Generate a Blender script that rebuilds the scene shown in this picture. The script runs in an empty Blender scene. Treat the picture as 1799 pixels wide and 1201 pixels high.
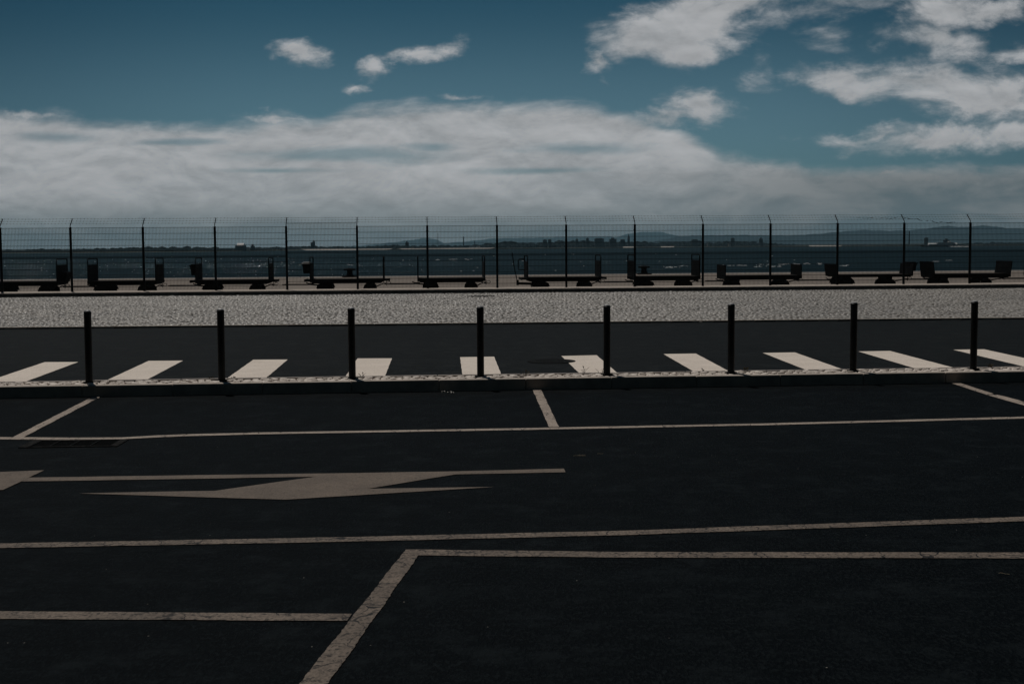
import bpy, math, random
import numpy as np
from mathutils import Vector, Matrix
random.seed(7)
S = bpy.context.scene
COL = S.collection
R = math.radians

# ------------------------------------------------------------------ camera
FPX, PITCH, ROLL, CAMZ = 2297.5, 0.07343, 0.0067, 1.66
cam = bpy.data.cameras.new("camera")
cam.sensor_width = 36.0
cam.lens = 36.0 * FPX / 1799.0
cam.clip_start = 0.1
cam.clip_end = 40000
camo = bpy.data.objects.new("camera", cam)
COL.objects.link(camo)
_F = Vector((0, math.cos(PITCH), -math.sin(PITCH)))
_U = Vector((0, math.sin(PITCH), math.cos(PITCH)))
_X = Vector((1, 0, 0))
_r = _X * math.cos(ROLL) - _U * math.sin(ROLL)
_u = _U * math.cos(ROLL) + _X * math.sin(ROLL)
camo.matrix_world = Matrix((( _r.x, _u.x, -_F.x, 0), (_r.y, _u.y, -_F.y, 0),
                            (_r.z, _u.z, -_F.z, CAMZ), (0, 0, 0, 1)))
S.camera = camo

def ray(px, py):
    x = px - 899.5; y = py - 600.5
    c, s = math.cos(ROLL), math.sin(ROLL)
    a = (x * c - y * s) / FPX; b = (x * s + y * c) / FPX
    return _X * a + _F - _U * b
def P(px, py, z=0.0):
    """point of the place: where the sight line through a photo pixel meets height z"""
    d = ray(px, py); t = (z - CAMZ) / d.z
    return Vector((d.x * t, d.y * t, z))
def PD(px, py, Y):
    d = ray(px, py); t = Y / d.y
    return Vector((d.x * t, Y, CAMZ + d.z * t))

# ------------------------------------------------------------------ exposure, sun, sky
EXPO = -1.40
S.view_settings.view_transform = 'Standard'
S.view_settings.look = 'None'
S.view_settings.gamma = 1.0
S.view_settings.use_curve_mapping = False
S.view_settings.exposure = EXPO
SUN_EL, SUN_AZ = R(60), R(-22)          # azimuth from +Y, negative = left
sdir = Vector((math.sin(SUN_AZ) * math.cos(SUN_EL), math.cos(SUN_AZ) * math.cos(SUN_EL), math.sin(SUN_EL)))
sun = bpy.data.lights.new("sun", 'SUN')
sun.energy = 5.0; sun.angle = R(0.5); sun.color = (1.0, 0.94, 0.87)
suno = bpy.data.objects.new("sun", sun); COL.objects.link(suno)
suno.rotation_euler = sdir.to_track_quat('Z', 'Y').to_euler()

W = bpy.data.worlds.new("World"); S.world = W; W.use_nodes = True
wt = W.node_tree; wt.nodes.clear()

class NT:
    """tiny helper for wiring nodes"""
    def __init__(s, t): s.t = t
    def n(s, kind, **kw):
        nd = s.t.nodes.new(kind)
        for k, v in kw.items():
            setattr(nd, k, v)
        return nd
    def put(s, sock, v):
        if isinstance(v, bpy.types.NodeSocket): s.t.links.new(v, sock)
        else: sock.default_value = v
    def m(s, op, a, b=0.0, c=None, clamp=False):
        nd = s.n('ShaderNodeMath', operation=op, use_clamp=clamp)
        s.put(nd.inputs[0], a); s.put(nd.inputs[1], b)
        if c is not None: s.put(nd.inputs[2], c)
        return nd.outputs[0]
    def rng(s, v, a, b, c=0.0, d=1.0, smooth=True):
        nd = s.n('ShaderNodeMapRange', interpolation_type='SMOOTHSTEP' if smooth else 'LINEAR')
        for i, x in enumerate((v, a, b, c, d)): s.put(nd.inputs[i], x)
        return nd.outputs[0]
    def mix(s, f, a, b, blend='MIX'):
        nd = s.n('ShaderNodeMix', data_type='RGBA', blend_type=blend)
        s.put(nd.inputs[0], f)
        for k, v in ((6, a), (7, b)):
            if isinstance(v, tuple): v = (*v[:3], 1.0)
            s.put(nd.inputs[k], v)
        return nd.outputs[2]
    def xyz(s, a, b, c):
        nd = s.n('ShaderNodeCombineXYZ')
        for i, x in enumerate((a, b, c)): s.put(nd.inputs[i], x)
        return nd.outputs[0]
    def noise(s, vec, scale, detail=4, rough=0.55, dist=0.0):
        nd = s.n('ShaderNodeTexNoise')
        s.put(nd.inputs['Vector'], vec)
        nd.inputs['Scale'].default_value = scale; nd.inputs['Detail'].default_value = detail
        nd.inputs['Roughness'].default_value = rough; nd.inputs['Distortion'].default_value = dist
        return nd.outputs[0]
    def mapping(s, vec, loc=(0, 0, 0), rot=(0, 0, 0), sc=(1, 1, 1), kind='POINT'):
        nd = s.n('ShaderNodeMapping', vector_type=kind)
        s.put(nd.inputs[0], vec)
        nd.inputs[1].default_value = loc; nd.inputs[2].default_value = rot; nd.inputs[3].default_value = sc
        return nd.outputs[0]

def build_sky():
    k = NT(wt)
    tc = k.n('ShaderNodeTexCoord')
    sep = k.n('ShaderNodeSeparateXYZ'); wt.links.new(tc.outputs['Generated'], sep.inputs[0])
    X, Y, Z = sep.outputs
    ay = k.m('MAXIMUM', k.m('ABSOLUTE', Y), 0.05)
    u = k.m('DIVIDE', X, ay); v = k.m('DIVIDE', Z, ay)
    uv = k.xyz(u, v, 0.0)
    # wind-drawn noise
    warp = k.noise(k.mapping(uv, sc=(1, 2.0, 1)), 9.0, 3, 0.5)
    wv = k.n('ShaderNodeVectorMath', operation='ADD')
    k.put(wv.inputs[0], uv); k.put(wv.inputs[1], k.xyz(k.m('MULTIPLY', k.m('SUBTRACT', warp, 0.5), 0.05), k.m('MULTIPLY', k.m('SUBTRACT', warp, 0.5), 0.02), 0.0))
    cn = k.mapping(wv.outputs[0], rot=(0, 0, R(-14)), sc=(1, 2.2, 1))
    n1 = k.noise(cn, 15.0, 9, 0.62, 0.25)
    n2 = k.noise(k.mapping(wv.outputs[0], loc=(3, 1, 0), sc=(1, 4.6, 1)), 8.0, 8, 0.58, 0.2)
    n1b = k.noise(k.mapping(cn, loc=(.004, .012, 0)), 15.0, 9, 0.62, 0.25)
    emb = k.m('SUBTRACT', n1, n1b)                      # relief of the puffs towards the sun
    wn = k.n('ShaderNodeTexNoise'); k.put(wn.inputs['Vector'], k.mapping(uv, sc=(1, 1.5, 1))); wn.inputs['Scale'].default_value = 17; wn.inputs['Detail'].default_value = 7; wn.inputs['Roughness'].default_value = .62
    wsub = k.n('ShaderNodeVectorMath', operation='SUBTRACT'); k.put(wsub.inputs[0], wn.outputs['Color']); wsub.inputs[1].default_value = (.5, .5, .5)
    wsc = k.n('ShaderNodeVectorMath', operation='MULTIPLY'); k.put(wsc.inputs[0], wsub.outputs[0]); wsc.inputs[1].default_value = (.075, .036, 0)
    wadd = k.n('ShaderNodeVectorMath', operation='ADD'); k.put(wadd.inputs[0], uv); k.put(wadd.inputs[1], wsc.outputs[0])
    uvw = wadd.outputs[0]
    def uvpx(px, py):
        d = ray(px, py); return d.x / d.y, d.z / d.y
    dens = None
    def blob(px, py, rx, ry, amp=1.0, rot=0.0):
        nonlocal dens
        a, b = uvpx(px, py)
        mp = k.mapping(uvw, loc=(a, b, 0), rot=(0, 0, R(rot)), sc=(.95 * rx / FPX, .95 * ry / FPX, 1), kind='TEXTURE')
        ln = k.n('ShaderNodeVectorMath', operation='LENGTH'); k.put(ln.inputs[0], mp)
        d = k.m('MULTIPLY', k.m('SUBTRACT', 1.0, ln.outputs['Value']), amp)
        dens = d if dens is None else k.m('MAXIMUM', dens, d)
    for b in CLOUDS: blob(*b)
    # long bank with its upper edge
    fc = k.n('ShaderNodeFloatCurve')
    u0, u1 = uvpx(-150, 430)[0], uvpx(1950, 430)[0]
    k.put(fc.inputs['Value'], k.m('DIVIDE', k.m('SUBTRACT', u, u0), u1 - u0, clamp=True))
    cu = fc.mapping.curves[0]
    pts = [((uvpx(px, py)[0] - u0) / (u1 - u0), uvpx(px, py)[1] / 0.2) for px, py in BANK]
    cu.points[0].location = pts[0]; cu.points[1].location = pts[-1]
    for p in pts[1:-1]: cu.points.new(*p)
    fc.mapping.update()
    edge = k.m('MULTIPLY', fc.outputs[0], 0.2)
    vw = k.m('ADD', v, k.m('MULTIPLY', k.m('SUBTRACT', warp, .5), .02))
    bank = k.m('DIVIDE', k.m('SUBTRACT', k.m('ADD', edge, .0045), vw), 0.014)
    bank = k.m('MINIMUM', bank, 1.3)
    hole = None
    for (px, py, rx, ry) in HOLES:
        a, b = uvpx(px, py)
        ln = k.n('ShaderNodeVectorMath', operation='LENGTH'); k.put(ln.inputs[0], k.mapping(uv, loc=(a, b, 0), sc=(rx / FPX, ry / FPX, 1), kind='TEXTURE'))
        d = k.m('SUBTRACT', 1.0, ln.outputs['Value']); hole = d if hole is None else k.m('MAXIMUM', hole, d)
    hole = k.rng(k.m('ADD', hole, k.m('MULTIPLY', k.m('SUBTRACT', n2, .5), 2.6)), 0.0, 0.9)
    small = k.m('ADD', dens, k.m('MULTIPLY', k.m('SUBTRACT', n1, 0.50), 2.1))
    thick = small
    small = k.m('POWER', k.rng(small, -0.12, 0.80), 1.25)
    bk = k.m('ADD', bank, k.m('MULTIPLY', k.m('SUBTRACT', n2, 0.5), 1.6))
    bk = k.m('ADD', bk, k.m('MULTIPLY', k.m('SUBTRACT', n1, 0.5), 1.2))
    bk = k.rng(bk, -0.05, 0.95)
    bk = k.m('MULTIPLY', bk, k.m('SUBTRACT', 1.0, k.m('MULTIPLY', hole, .62)))
    cl = k.m('MAXIMUM', small, bk)
    cl = k.m('MULTIPLY', cl, k.rng(Y, 0.1, 0.5))
    g = 2 ** (-EXPO)
    # clear sky
    st = k.n('ShaderNodeTexSky', sky_type='NISHITA', sun_disc=False)
    st.sun_elevation = SUN_EL; st.sun_rotation = SUN_AZ
    st.air_density = 1.0; st.dust_density = 0.3; st.ozone_density = 2.0
    clear = k.mix(1.0, st.outputs[0], SKY_TINT, 'MULTIPLY')
    # paler towards the horizon, dimmed behind the viewer to cut fill on shaded faces
    pale = k.n('ShaderNodeVectorMath', operation='SCALE'); k.put(pale.inputs[0], k.xyz(.056, .081, .103)); pale.inputs['Scale'].default_value = g / SKY_STR
    clear = k.mix(k.m('MULTIPLY', k.rng(v, .20, .07), k.rng(Y, .1, .5)), clear, pale.outputs[0], 'ADD')
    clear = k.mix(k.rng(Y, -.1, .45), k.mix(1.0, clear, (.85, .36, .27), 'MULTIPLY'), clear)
    clear = k.mix(k.m('MULTIPLY', k.rng(k.m('ABSOLUTE', u),   .15, .46), .62), clear, k.mix(1.0, clear, (.45, .52, .58), 'MULTIPLY'))
    # clouds: lit grey-white, greyer low down where the air is thick
    hi = k.rng(v, 0.012, 0.048)
    ccol = k.mix(hi, C_LOW, C_HIGH)
    sh = k.m('ADD', k.m('MULTIPLY', n2, 0.55), k.m('MULTIPLY', n1, 0.45))
    ccol = k.mix(k.rng(sh, 0.36, 0.60), k.mix(0.30, ccol, (0.10, 0.135, 0.155)), ccol)
    ccol = k.mix(k.m('MULTIPLY', k.rng(thick, .45, 1.15), .22), ccol, k.mix(1.0, ccol, (.60, .62, .64), 'MULTIPLY'))
    rel = k.n('ShaderNodeVectorMath', operation='SCALE'); k.put(rel.inputs[0], ccol); k.put(rel.inputs['Scale'], k.m('ADD', 1.0, k.m('MULTIPLY', emb, 0.9)))
    ccol = rel.outputs[0]
    # thinner to the right of the view
    ccol = k.mix(k.m('MULTIPLY', k.rng(u, 0.00, 0.30), k.rng(v, 0.075, 0.045)), ccol, k.mix(k.rng(k.m('ADD', k.m('MULTIPLY', n2, .5), k.m('MULTIPLY', n1, .5)), .40, .60), (0.105, 0.132, 0.145), (0.205, 0.214, 0.218)))
    cs = k.n('ShaderNodeVectorMath', operation='SCALE'); k.put(cs.inputs[0], ccol); cs.inputs['Scale'].default_value = g / SKY_STR
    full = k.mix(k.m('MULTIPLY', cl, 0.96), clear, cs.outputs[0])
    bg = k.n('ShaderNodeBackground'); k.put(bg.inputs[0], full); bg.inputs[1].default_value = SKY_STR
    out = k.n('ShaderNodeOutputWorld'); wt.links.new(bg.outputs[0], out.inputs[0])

SKY_STR = 0.05
SKY_TINT = (0.245, 0.635, 0.735)
C_HIGH = (0.425, 0.43, 0.44); C_LOW = (0.235, 0.255, 0.262)
HOLES = [(600, 272, 260, 18), (760, 258, 70, 14), (110, 241, 110, 16), (1010, 262, 150, 16), (300, 250, 120, 10), (960, 300, 160, 10), (480, 300, 160, 8)]
CLOUDS = [  # px, py, half width, half height, amount, turn
    (524, 93, 54, 27, .95, -8), (672, 104, 46, 26, .85, 28), (738, 90, 80, 18, .72, 4), (795, 84, 50, 18, .72, 8),
    (1150, 62, 120, 56, 1.15, 4), (1215, 30, 150, 60, 1.2, 10), (1300, 8, 150, 40, 1.0, 12), (1185, 88, 75, 40, 1.05, 4), (1430, 16, 170, 34, .55, 12), (1340, 40, 120, 24, .42, 14),
    (1057, 105, 42, 26, .85, 0), (1222, 188, 84, 40, .95, -8), (1165, 204, 90, 26, .75, 8),
    (1640, 72, 120, 44, 1.0, -6), (1672, 22, 120, 44, 1.05, 0), (1740, 26, 90, 34, .9, 10),
    (1490, 150, 120, 32, .95, -14), (1620, 148, 200, 46, 1.05, -4), (1740, 172, 190, 44, 1.1, -6), (1800, 98, 110, 20, .7, 4),
    (1640, 240, 230, 34, 1.0, 2), (1790, 226, 160, 34, 1.0, 4), (1540, 232, 110, 22, .8, 6),
    (620, 141, 36, 12, .6, 0), (815, 163, 40, 9, .55, 0), (1286, 295, 44, 10, .9, 4), (1535, 301, 56, 9, .85, 3), (1342, 130, 32, 28, .26, 0), (1452, 60, 40, 24, .26, 20),
    (470, 204, 60, 12, .6, 0), (40, 205, 90, 12, .6, 0), (1085, 134, 22, 12, .35, 0)]
BANK = [(-150, 194), (0, 199), (100, 201), (200, 206), (320, 213), (420, 220), (470, 210), (560, 211), (600, 199), (680, 187),
        (800, 183), (950, 184), (1040, 191), (1105, 203), (1160, 224), (1225, 254), (1300, 277), (1390, 290), (1450, 298), (1600, 299), (1720, 292), (1950, 280)]
build_sky()

# ------------------------------------------------------------------ materials
def mat(name, base=(.1, .1, .1), rough=.6, spec=.3, metal=0.0):
    m = bpy.data.materials.new(name); m.use_nodes = True
    b = m.node_tree.nodes['Principled BSDF']
    b.inputs['Base Color'].default_value = (*base, 1); b.inputs['Roughness'].default_value = rough
    b.inputs['Specular IOR Level'].default_value = spec; b.inputs['Metallic'].default_value = metal
    k = NT(m.node_tree)
    geo = k.n('ShaderNodeNewGeometry')
    return m, k, b, geo.outputs['Position']
def bump(k, b, h, strength, dist):
    nd = k.n('ShaderNodeBump'); k.put(nd.inputs['Height'], h)
    nd.inputs['Strength'].default_value = strength; nd.inputs['Distance'].default_value = dist
    k.put(b.inputs['Normal'], nd.outputs[0])
def varied(name, c1, c2, scale=6.0, rough=.6, spec=.3, bs=.2, bd=.01, detail=6, metal=0.0):
    m, k, b, pos = mat(name, c1, rough, spec, metal)
    n = k.noise(pos, scale, detail, .6)
    k.put(b.inputs['Base Color'], k.mix(k.rng(n, .35, .65), c1, c2))
    if bs: bump(k, b, n, bs, bd)
    return m

BTH_ = .0854
def asphalt(name, c1, c2, fleck, spec=.25):
    m, k, b, pos = mat(name, c1, .75, spec)
    big = k.noise(k.mapping(pos, sc=(.35, 1, 1)), .5, 5, .6)
    fine = k.noise(k.mapping(pos, sc=(1.25, .55, 1)), 42, 2, .75)
    mid = k.noise(k.mapping(pos, sc=(.5, 1.6, 1)), 9, 5, .65)
    c = k.mix(k.rng(big, .35, .68), c1, c2)
    stain = k.noise(k.mapping(pos, rot=(0, 0, BTH_), sc=(.12, .9, 1)), 1.1, 3, .5)     # wheel tracks along the lane
    c = k.mix(k.m('MULTIPLY', k.rng(stain, .52, .66), .5), c, tuple(.55 * q for q in c1))
    patch = k.noise(pos, 3.0, 9, .78)
    c = k.mix(k.m('MULTIPLY', k.rng(patch, .48, .66), .75), c, fleck)
    c = k.mix(k.m('MULTIPLY', k.rng(patch, .46, .34), .6), c, tuple(.4 * q for q in c1))
    c = k.mix(k.m('MULTIPLY', k.rng(fine, .46, .62), k.rng(mid, .30, .70, .45, 1.0)), c, fleck)
    vo = k.n('ShaderNodeTexVoronoi'); k.put(vo.inputs['Vector'], pos); vo.inputs['Scale'].default_value = 70
    sp = k.n('ShaderNodeSeparateColor'); k.put(sp.inputs[0], vo.outputs['Color'])
    glint_speck = k.m('MULTIPLY', k.m('GREATER_THAN', sp.outputs[0], .9996), k.m('LESS_THAN', vo.outputs['Distance'], .26))  # sparse pale specks paint glints into the asphalt colour
    c = k.mix(glint_speck, c, (.22, .21, .19))
    k.put(b.inputs['Base Color'], c)
    k.put(b.inputs['Roughness'], k.rng(fine, .3, .7, .6, .85))
    bump(k, b, k.m('ADD', fine, k.m('MULTIPLY', mid, .6)), .55, .012)
    return m
M = {}
M['asphalt'] = asphalt('fresh_asphalt', (.0005, .0015, .0023), (.0010, .0022, .0031), (.0082, .0114, .0132), .02)
M['road'] = asphalt('worn_asphalt', (.0034, .0048, .0056), (.0060, .0074, .0080), (.0200, .0228, .0230), .03)
M['gutter'] = varied('gutter_concrete', (.018, .019, .021), (.03, .03, .03), 3, .8, .05)

def paint(name, c1, c2, wear, crack, grime=(.008, .009, .010)):
    m, k, b, pos = mat(name, c1, .7, .12)
    n = k.noise(pos, 2.2, 5, .6)
    fine = k.noise(pos, 34, 3, .65)
    grit = k.noise(k.mapping(pos, sc=(1.2, .6, 1)), 62, 2, .6)
    mid = k.noise(k.mapping(pos, sc=(.7, 1.6, 1)), 16, 4, .65)
    c = k.mix(k.rng(n, .35, .65), c1, c2)
    c = k.mix(k.m('MULTIPLY', k.rng(grit, .42, .60), .26 + wear * 3, clamp=True), c, k.mix(.6, c, grime))
    c = k.mix(k.m('MULTIPLY', k.rng(k.m('ADD', fine, k.m('MULTIPLY', k.m('SUBTRACT', mid, .5), .8)), .66 - wear, .74 - wear), .25 + wear * 5, clamp=True), c, grime)
    if crack:
        wv = k.n('ShaderNodeVectorMath', operation='ADD')
        k.put(wv.inputs[0], pos); k.put(wv.inputs[1], k.xyz(k.m('MULTIPLY', k.noise(pos, 6, 3), .22), k.m('MULTIPLY', k.noise(k.mapping(pos, loc=(9, 4, 0)), 6, 3), .22), 0.0))
        vo = k.n('ShaderNodeTexVoronoi', feature='DISTANCE_TO_EDGE'); k.put(vo.inputs['Vector'], k.mapping(wv.outputs[0], rot=(0, 0, .3), sc=(1.5, .55, 0)))
        vo.inputs['Scale'].default_value = 3.4
        gate = k.rng(k.noise(pos, 1.6, 2), .36, .56)
        c = k.mix(k.m('MULTIPLY', k.rng(vo.outputs['Distance'], .020 * crack, .007 * crack), gate), c, grime)
    k.put(b.inputs['Base Color'], c)
    bump(k, b, fine, .35, .006)
    return m
M['zebra'] = paint('crossing_paint', (.83, .74, .65), (.76, .675, .59), 0.0, 0.0)
M['bay'] = paint('bay_line_paint', (.42, .352, .295), (.34, .283, .238), .05, .8)
M['old'] = paint('worn_line_paint', (.205, .165, .133), (.145, .117, .095), .10, 1.0)
M['arrow'] = paint('arrow_paint', (.178, .142, .113), (.142, .114, .092), .04, 0.0)
M['kerb'] = varied('kerb_stone', (.50, .435, .375), (.36, .32, .28), 5, .8, .2, .3, .01)
M['stone'] = varied('kerb_limestone', (.30, .265, .235), (.20, .18, .165), 7, .8, .2, .3, .01)  # darker than the pavement top: shade of the far kerb face put into the tone
M['earth'] = varied('joint_earth', (.03, .027, .022), (.06, .05, .04), 30, .95, .1)
M['grout'] = varied('sett_joint', (.025, .025, .024), (.05, .048, .045), 20, .95, .1)
def setts_mat(name, lo, hi, rough, spec):
    m, k, b, pos = mat(name, lo, rough, spec)
    at = k.n('ShaderNodeAttribute', attribute_name='tone')
    n = k.noise(pos, 40, 4, .6); big = k.noise(k.mapping(pos, sc=(.4, 1, 1)), .45, 4, .6)
    t = k.m('ADD', at.outputs['Fac'], k.m('MULTIPLY', k.m('SUBTRACT', n, .5), .8))
    t = k.m('ADD', t, k.m('MULTIPLY', k.m('SUBTRACT', big, .5), 1.2), clamp=True)
    k.put(b.inputs['Base Color'], k.mix(t, lo, hi))
    k.put(b.inputs['Roughness'], k.rng(n, .35, .65, rough - .14, rough + .14))
    bump(k, b, n, .4, .008)
    return m
M['setts'] = setts_mat('granite_setts', (.115, .110, .102), (.345, .325, .296), .48, .35)
M['calcada'] = setts_mat('limestone_cubes', (.44, .39, .345), (.80, .72, .65), .6, .2)
M['pavement'] = varied('quay_pavement', (.62, .54, .47), (.5, .44, .385), 4, .8, .1)
M['apron'] = varied('quay_concrete', (.25, .215, .185), (.19, .165, .145), 1.2, .8, .05)
M['coping'] = varied('coping_stone', (.48, .45, .42), (.38, .36, .34), 3, .7, .3)
M['blackmetal'] = varied('black_painted_steel', (.006, .0085, .010), (.011, .0135, .015), 8, .5, .15, .1, .002)
M['captop'] = varied('cap_glint_steel', (.55, .55, .55), (.35, .35, .35), 30, .35, .5, .1, .002)  # pale tone paints the bright glint on bollard tops and box lid
M['galv'] = varied('dull_fence_steel', (.006, .0075, .0085), (.010, .0115, .0125), 6, .6, .08, .1, .002)
M['cartsteel'] = varied('cart_steel', (.005, .006, .0065), (.010, .0105, .0105), 5, .8, .03, .15, .003)
M['cartwood'] = varied('cart_boards', (.02, .018, .016), (.05, .044, .037), 9, .85, .1, .2, .004)
M['rubber'] = varied('tyre_rubber', (.008, .008, .009), (.014, .014, .014), 20, .85, .2)
M['iron'] = varied('cast_iron', (.0080, .0092, .0098), (.0150, .0158, .0158), 25, .8, .02, .3, .005)
M['brightiron'] = varied('worn_iron_frame', (.026, .0255, .0245), (.005, .005, .005), 30, .8, .02, .3, .005)
M['weed'] = varied('dry_weed', (.05, .045, .02), (.09, .07, .04), 30, .9, .1, 0)
M['tape'] = varied('torn_tape', (.02, .022, .024), (.75, .75, .74), 2.2, .6, .3, 0)
M['straw'] = varied('dry_straw', (.35, .30, .22), (.25, .21, .15), 40, .9, .1, 0)
M['paper'] = varied('paper_scrap', (.7, .68, .64), (.5, .48, .45), 40, .9, .1, 0)
M['wood'] = varied('far_foliage', (.006, .012, .014), (.014, .022, .022), .05, .95, .05, 0)
M['shore'] = varied('far_shore_ground', (.06, .06, .05), (.03, .036, .03), .02, .95, .05, 0)
M['sand'] = varied('far_sand', (.42, .40, .37), (.30, .28, .26), .02, .95, .05, 0)
M['hill'] = varied('far_hill', (.010, .022, .030), (.017, .030, .038), .002, .95, .05, 0)
M['bwall'] = varied('far_wall_grey', (.045, .052, .055), (.03, .035, .04), .1, .9, .1, 0)
M['bpale'] = varied('far_wall_pale', (.45, .43, .40), (.36, .35, .33), .1, .9, .1, 0)
M['broof'] = varied('far_roof', (.10, .06, .045), (.07, .05, .04), .2, .9, .1, 0)
M['bwhite'] = varied('far_white_roof', (.8, .8, .8), (.7, .7, .7), .2, .6, .3, 0)
M['hull'] = varied('boat_hull', (.02, .025, .03), (.03, .035, .04), .3, .6, .3, 0)
M['glass'] = mat('dark_window', (.01, .012, .014), .15, .5)[0]
M['foam'] = varied('foam_and_glint', (.75, .77, .78), (.6, .62, .64), .2, .8, .2, 0)  # foam of the wake, also the painted white of the river's sun glints

def water():
    m, k, b, pos = mat('river_water')
    t = m.node_tree; t.nodes.remove(b)
    w1 = k.noise(k.mapping(pos, rot=(0, 0, .4), sc=(.7, 1, 1)), 0.9, 5, .62, .3)
    w2 = k.noise(k.mapping(pos, rot=(0, 0, -.3)), 5.0, 3, .6)
    band = k.noise(k.mapping(pos, sc=(.0016, .011, 1)), 1.0, 5, .6)
    h = k.m('ADD', w1, k.m('MULTIPLY', w2, .14))
    nd = k.n('ShaderNodeBump'); k.put(nd.inputs['Height'], h)
    k.put(nd.inputs['Strength'], k.rng(band, .35, .65, .5, 1.0)); nd.inputs['Distance'].default_value = .55
    d = k.n('ShaderNodeBsdfDiffuse'); g = k.n('ShaderNodeBsdfGlossy'); mx = k.n('ShaderNodeMixShader')
    k.put(d.inputs['Color'], k.mix(k.rng(band, .35, .65), W_DEEP, W_PALE)); k.put(d.inputs['Normal'], nd.outputs[0])
    g.inputs['Roughness'].default_value = .08; k.put(g.inputs['Normal'], nd.outputs[0]); g.inputs['Color'].default_value = (.85, .95, 1, 1)
    k.put(mx.inputs[0], k.rng(band, .35, .65, .030, .065)); k.put(mx.inputs[1], d.outputs[0]); k.put(mx.inputs[2], g.outputs[0])
    k.put(t.nodes['Material Output'].inputs['Surface'], mx.outputs[0])
    return m
W_DEEP = (.0052, .0120, .0165); W_PALE = (.0110, .0250, .0315)
M['water'] = water()

# ------------------------------------------------------------------ building helpers
class MB:
    def __init__(s): s.v = []; s.f = []
    def box(s, x0, x1, y0, y1, z0, z1):
        return s.hexa([(x0, y0, z0), (x1, y0, z0), (x1, y1, z0), (x0, y1, z0), (x0, y0, z1), (x1, y0, z1), (x1, y1, z1), (x0, y1, z1)])
    def hexa(s, p):
        i = len(s.v); s.v += [tuple(q) for q in p]
        s.f += [tuple(i + j for j in q) for q in ((3, 2, 1, 0), (4, 5, 6, 7), (0, 1, 5, 4), (1, 2, 6, 5), (2, 3, 7, 6), (3, 0, 4, 7))]
        return s
    def prism(s, prof, a, b, axis='y'):
        """profile polygon (counter-clockwise in its plane) pushed along an axis"""
        i = len(s.v); n = len(prof)
        for t in (a, b):
            for (p, q) in prof:
                s.v.append({'y': (p, t, q), 'x': (t, p, q), 'z': (p, q, t)}[axis])
        s.f.append(tuple(i + j for j in range(n))); s.f.append(tuple(i + n + j for j in reversed(range(n))))
        for j in range(n):
            s.f.append((i + (j + 1) % n, i + j, i + n + j, i + n + (j + 1) % n))
        return s
    def tube(s, pts, r, n=8, cap=True):
        pts = [Vector(p) for p in pts]; rings = []
        for a, p in enumerate(pts):
            d = (pts[min(a + 1, len(pts) - 1)] - pts[max(a - 1, 0)]).normalized()
            ref = Vector((0, 0, 1)) if abs(d.z) < .9 else Vector((1, 0, 0))
            e1 = d.cross(ref).normalized(); e2 = d.cross(e1).normalized()
            rr = r[a] if isinstance(r, (list, tuple)) else r
            i = len(s.v)
            for j in range(n):
                t = 2 * math.pi * (j + .5) / n
                s.v.append(tuple(p + e1 * (rr * math.cos(t)) + e2 * (rr * math.sin(t))))
            rings.append(i)
        for a in range(len(rings) - 1):
            for j in range(n):
                s.f.append((rings[a] + j, rings[a] + (j + 1) % n, rings[a + 1] + (j + 1) % n, rings[a + 1] + j))
        if cap:
            s.f.append(tuple(rings[0] + j for j in reversed(range(n)))); s.f.append(tuple(rings[-1] + j for j in range(n)))
        return s
    def lathe(s, prof, n=24, c=(0, 0, 0), axis='z'):
        i = len(s.v)
        for (r, h) in prof:
            for j in range(n):
                t = 2 * math.pi * j / n
                a, b2 = r * math.cos(t), r * math.sin(t)
                s.v.append((c[0] + a, c[1] + b2, c[2] + h) if axis == 'z' else (c[0] + a, c[1] + h, c[2] + b2))
        for q in range(len(prof) - 1):
            for j in range(n):
                s.f.append((i + q * n + j, i + q * n + (j + 1) % n, i + (q + 1) * n + (j + 1) % n, i + (q + 1) * n + j))
        s.f.append(tuple(i + j for j in reversed(range(n)))); s.f.append(tuple(i + (len(prof) - 1) * n + j for j in range(n)))
        return s
    def build(s, name, m, parent=None, bevel=0.0, smooth=False):
        me = bpy.data.meshes.new(name); me.from_pydata([tuple(p) for p in s.v], [], s.f)
        me.materials.append(m); me.update()
        if smooth:
            me.polygons.foreach_set('use_smooth', [True] * len(me.polygons))
            me.set_sharp_from_angle(angle=R(35))
        o = bpy.data.objects.new(name, me); COL.objects.link(o)
        if parent is not None: o.parent = parent
        if bevel:
            md = o.modifiers.new('bevel', 'BEVEL'); md.width = bevel; md.segments = 2; md.limit_method = 'ANGLE'
        return o
def tag(o, label=None, cat=None, group=None, kind=None):
    if label: o['label'] = label
    if cat: o['category'] = cat
    if group: o['group'] = group
    if kind: o['kind'] = kind
    return o
def empty(name, loc, rz=0.0):
    o = bpy.data.objects.new(name, None); COL.objects.link(o)
    o.location = loc; o.rotation_euler = (0, 0, rz); o.empty_display_size = .3
    return o
def copy_tree(o, parent=None):
    c = o.copy(); COL.objects.link(c)
    if parent is not None: c.parent = parent
    for ch in o.children: copy_tree(ch, c)
    return c
def struct(o, label, cat): return tag(o, label, cat, kind='structure')

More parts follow.
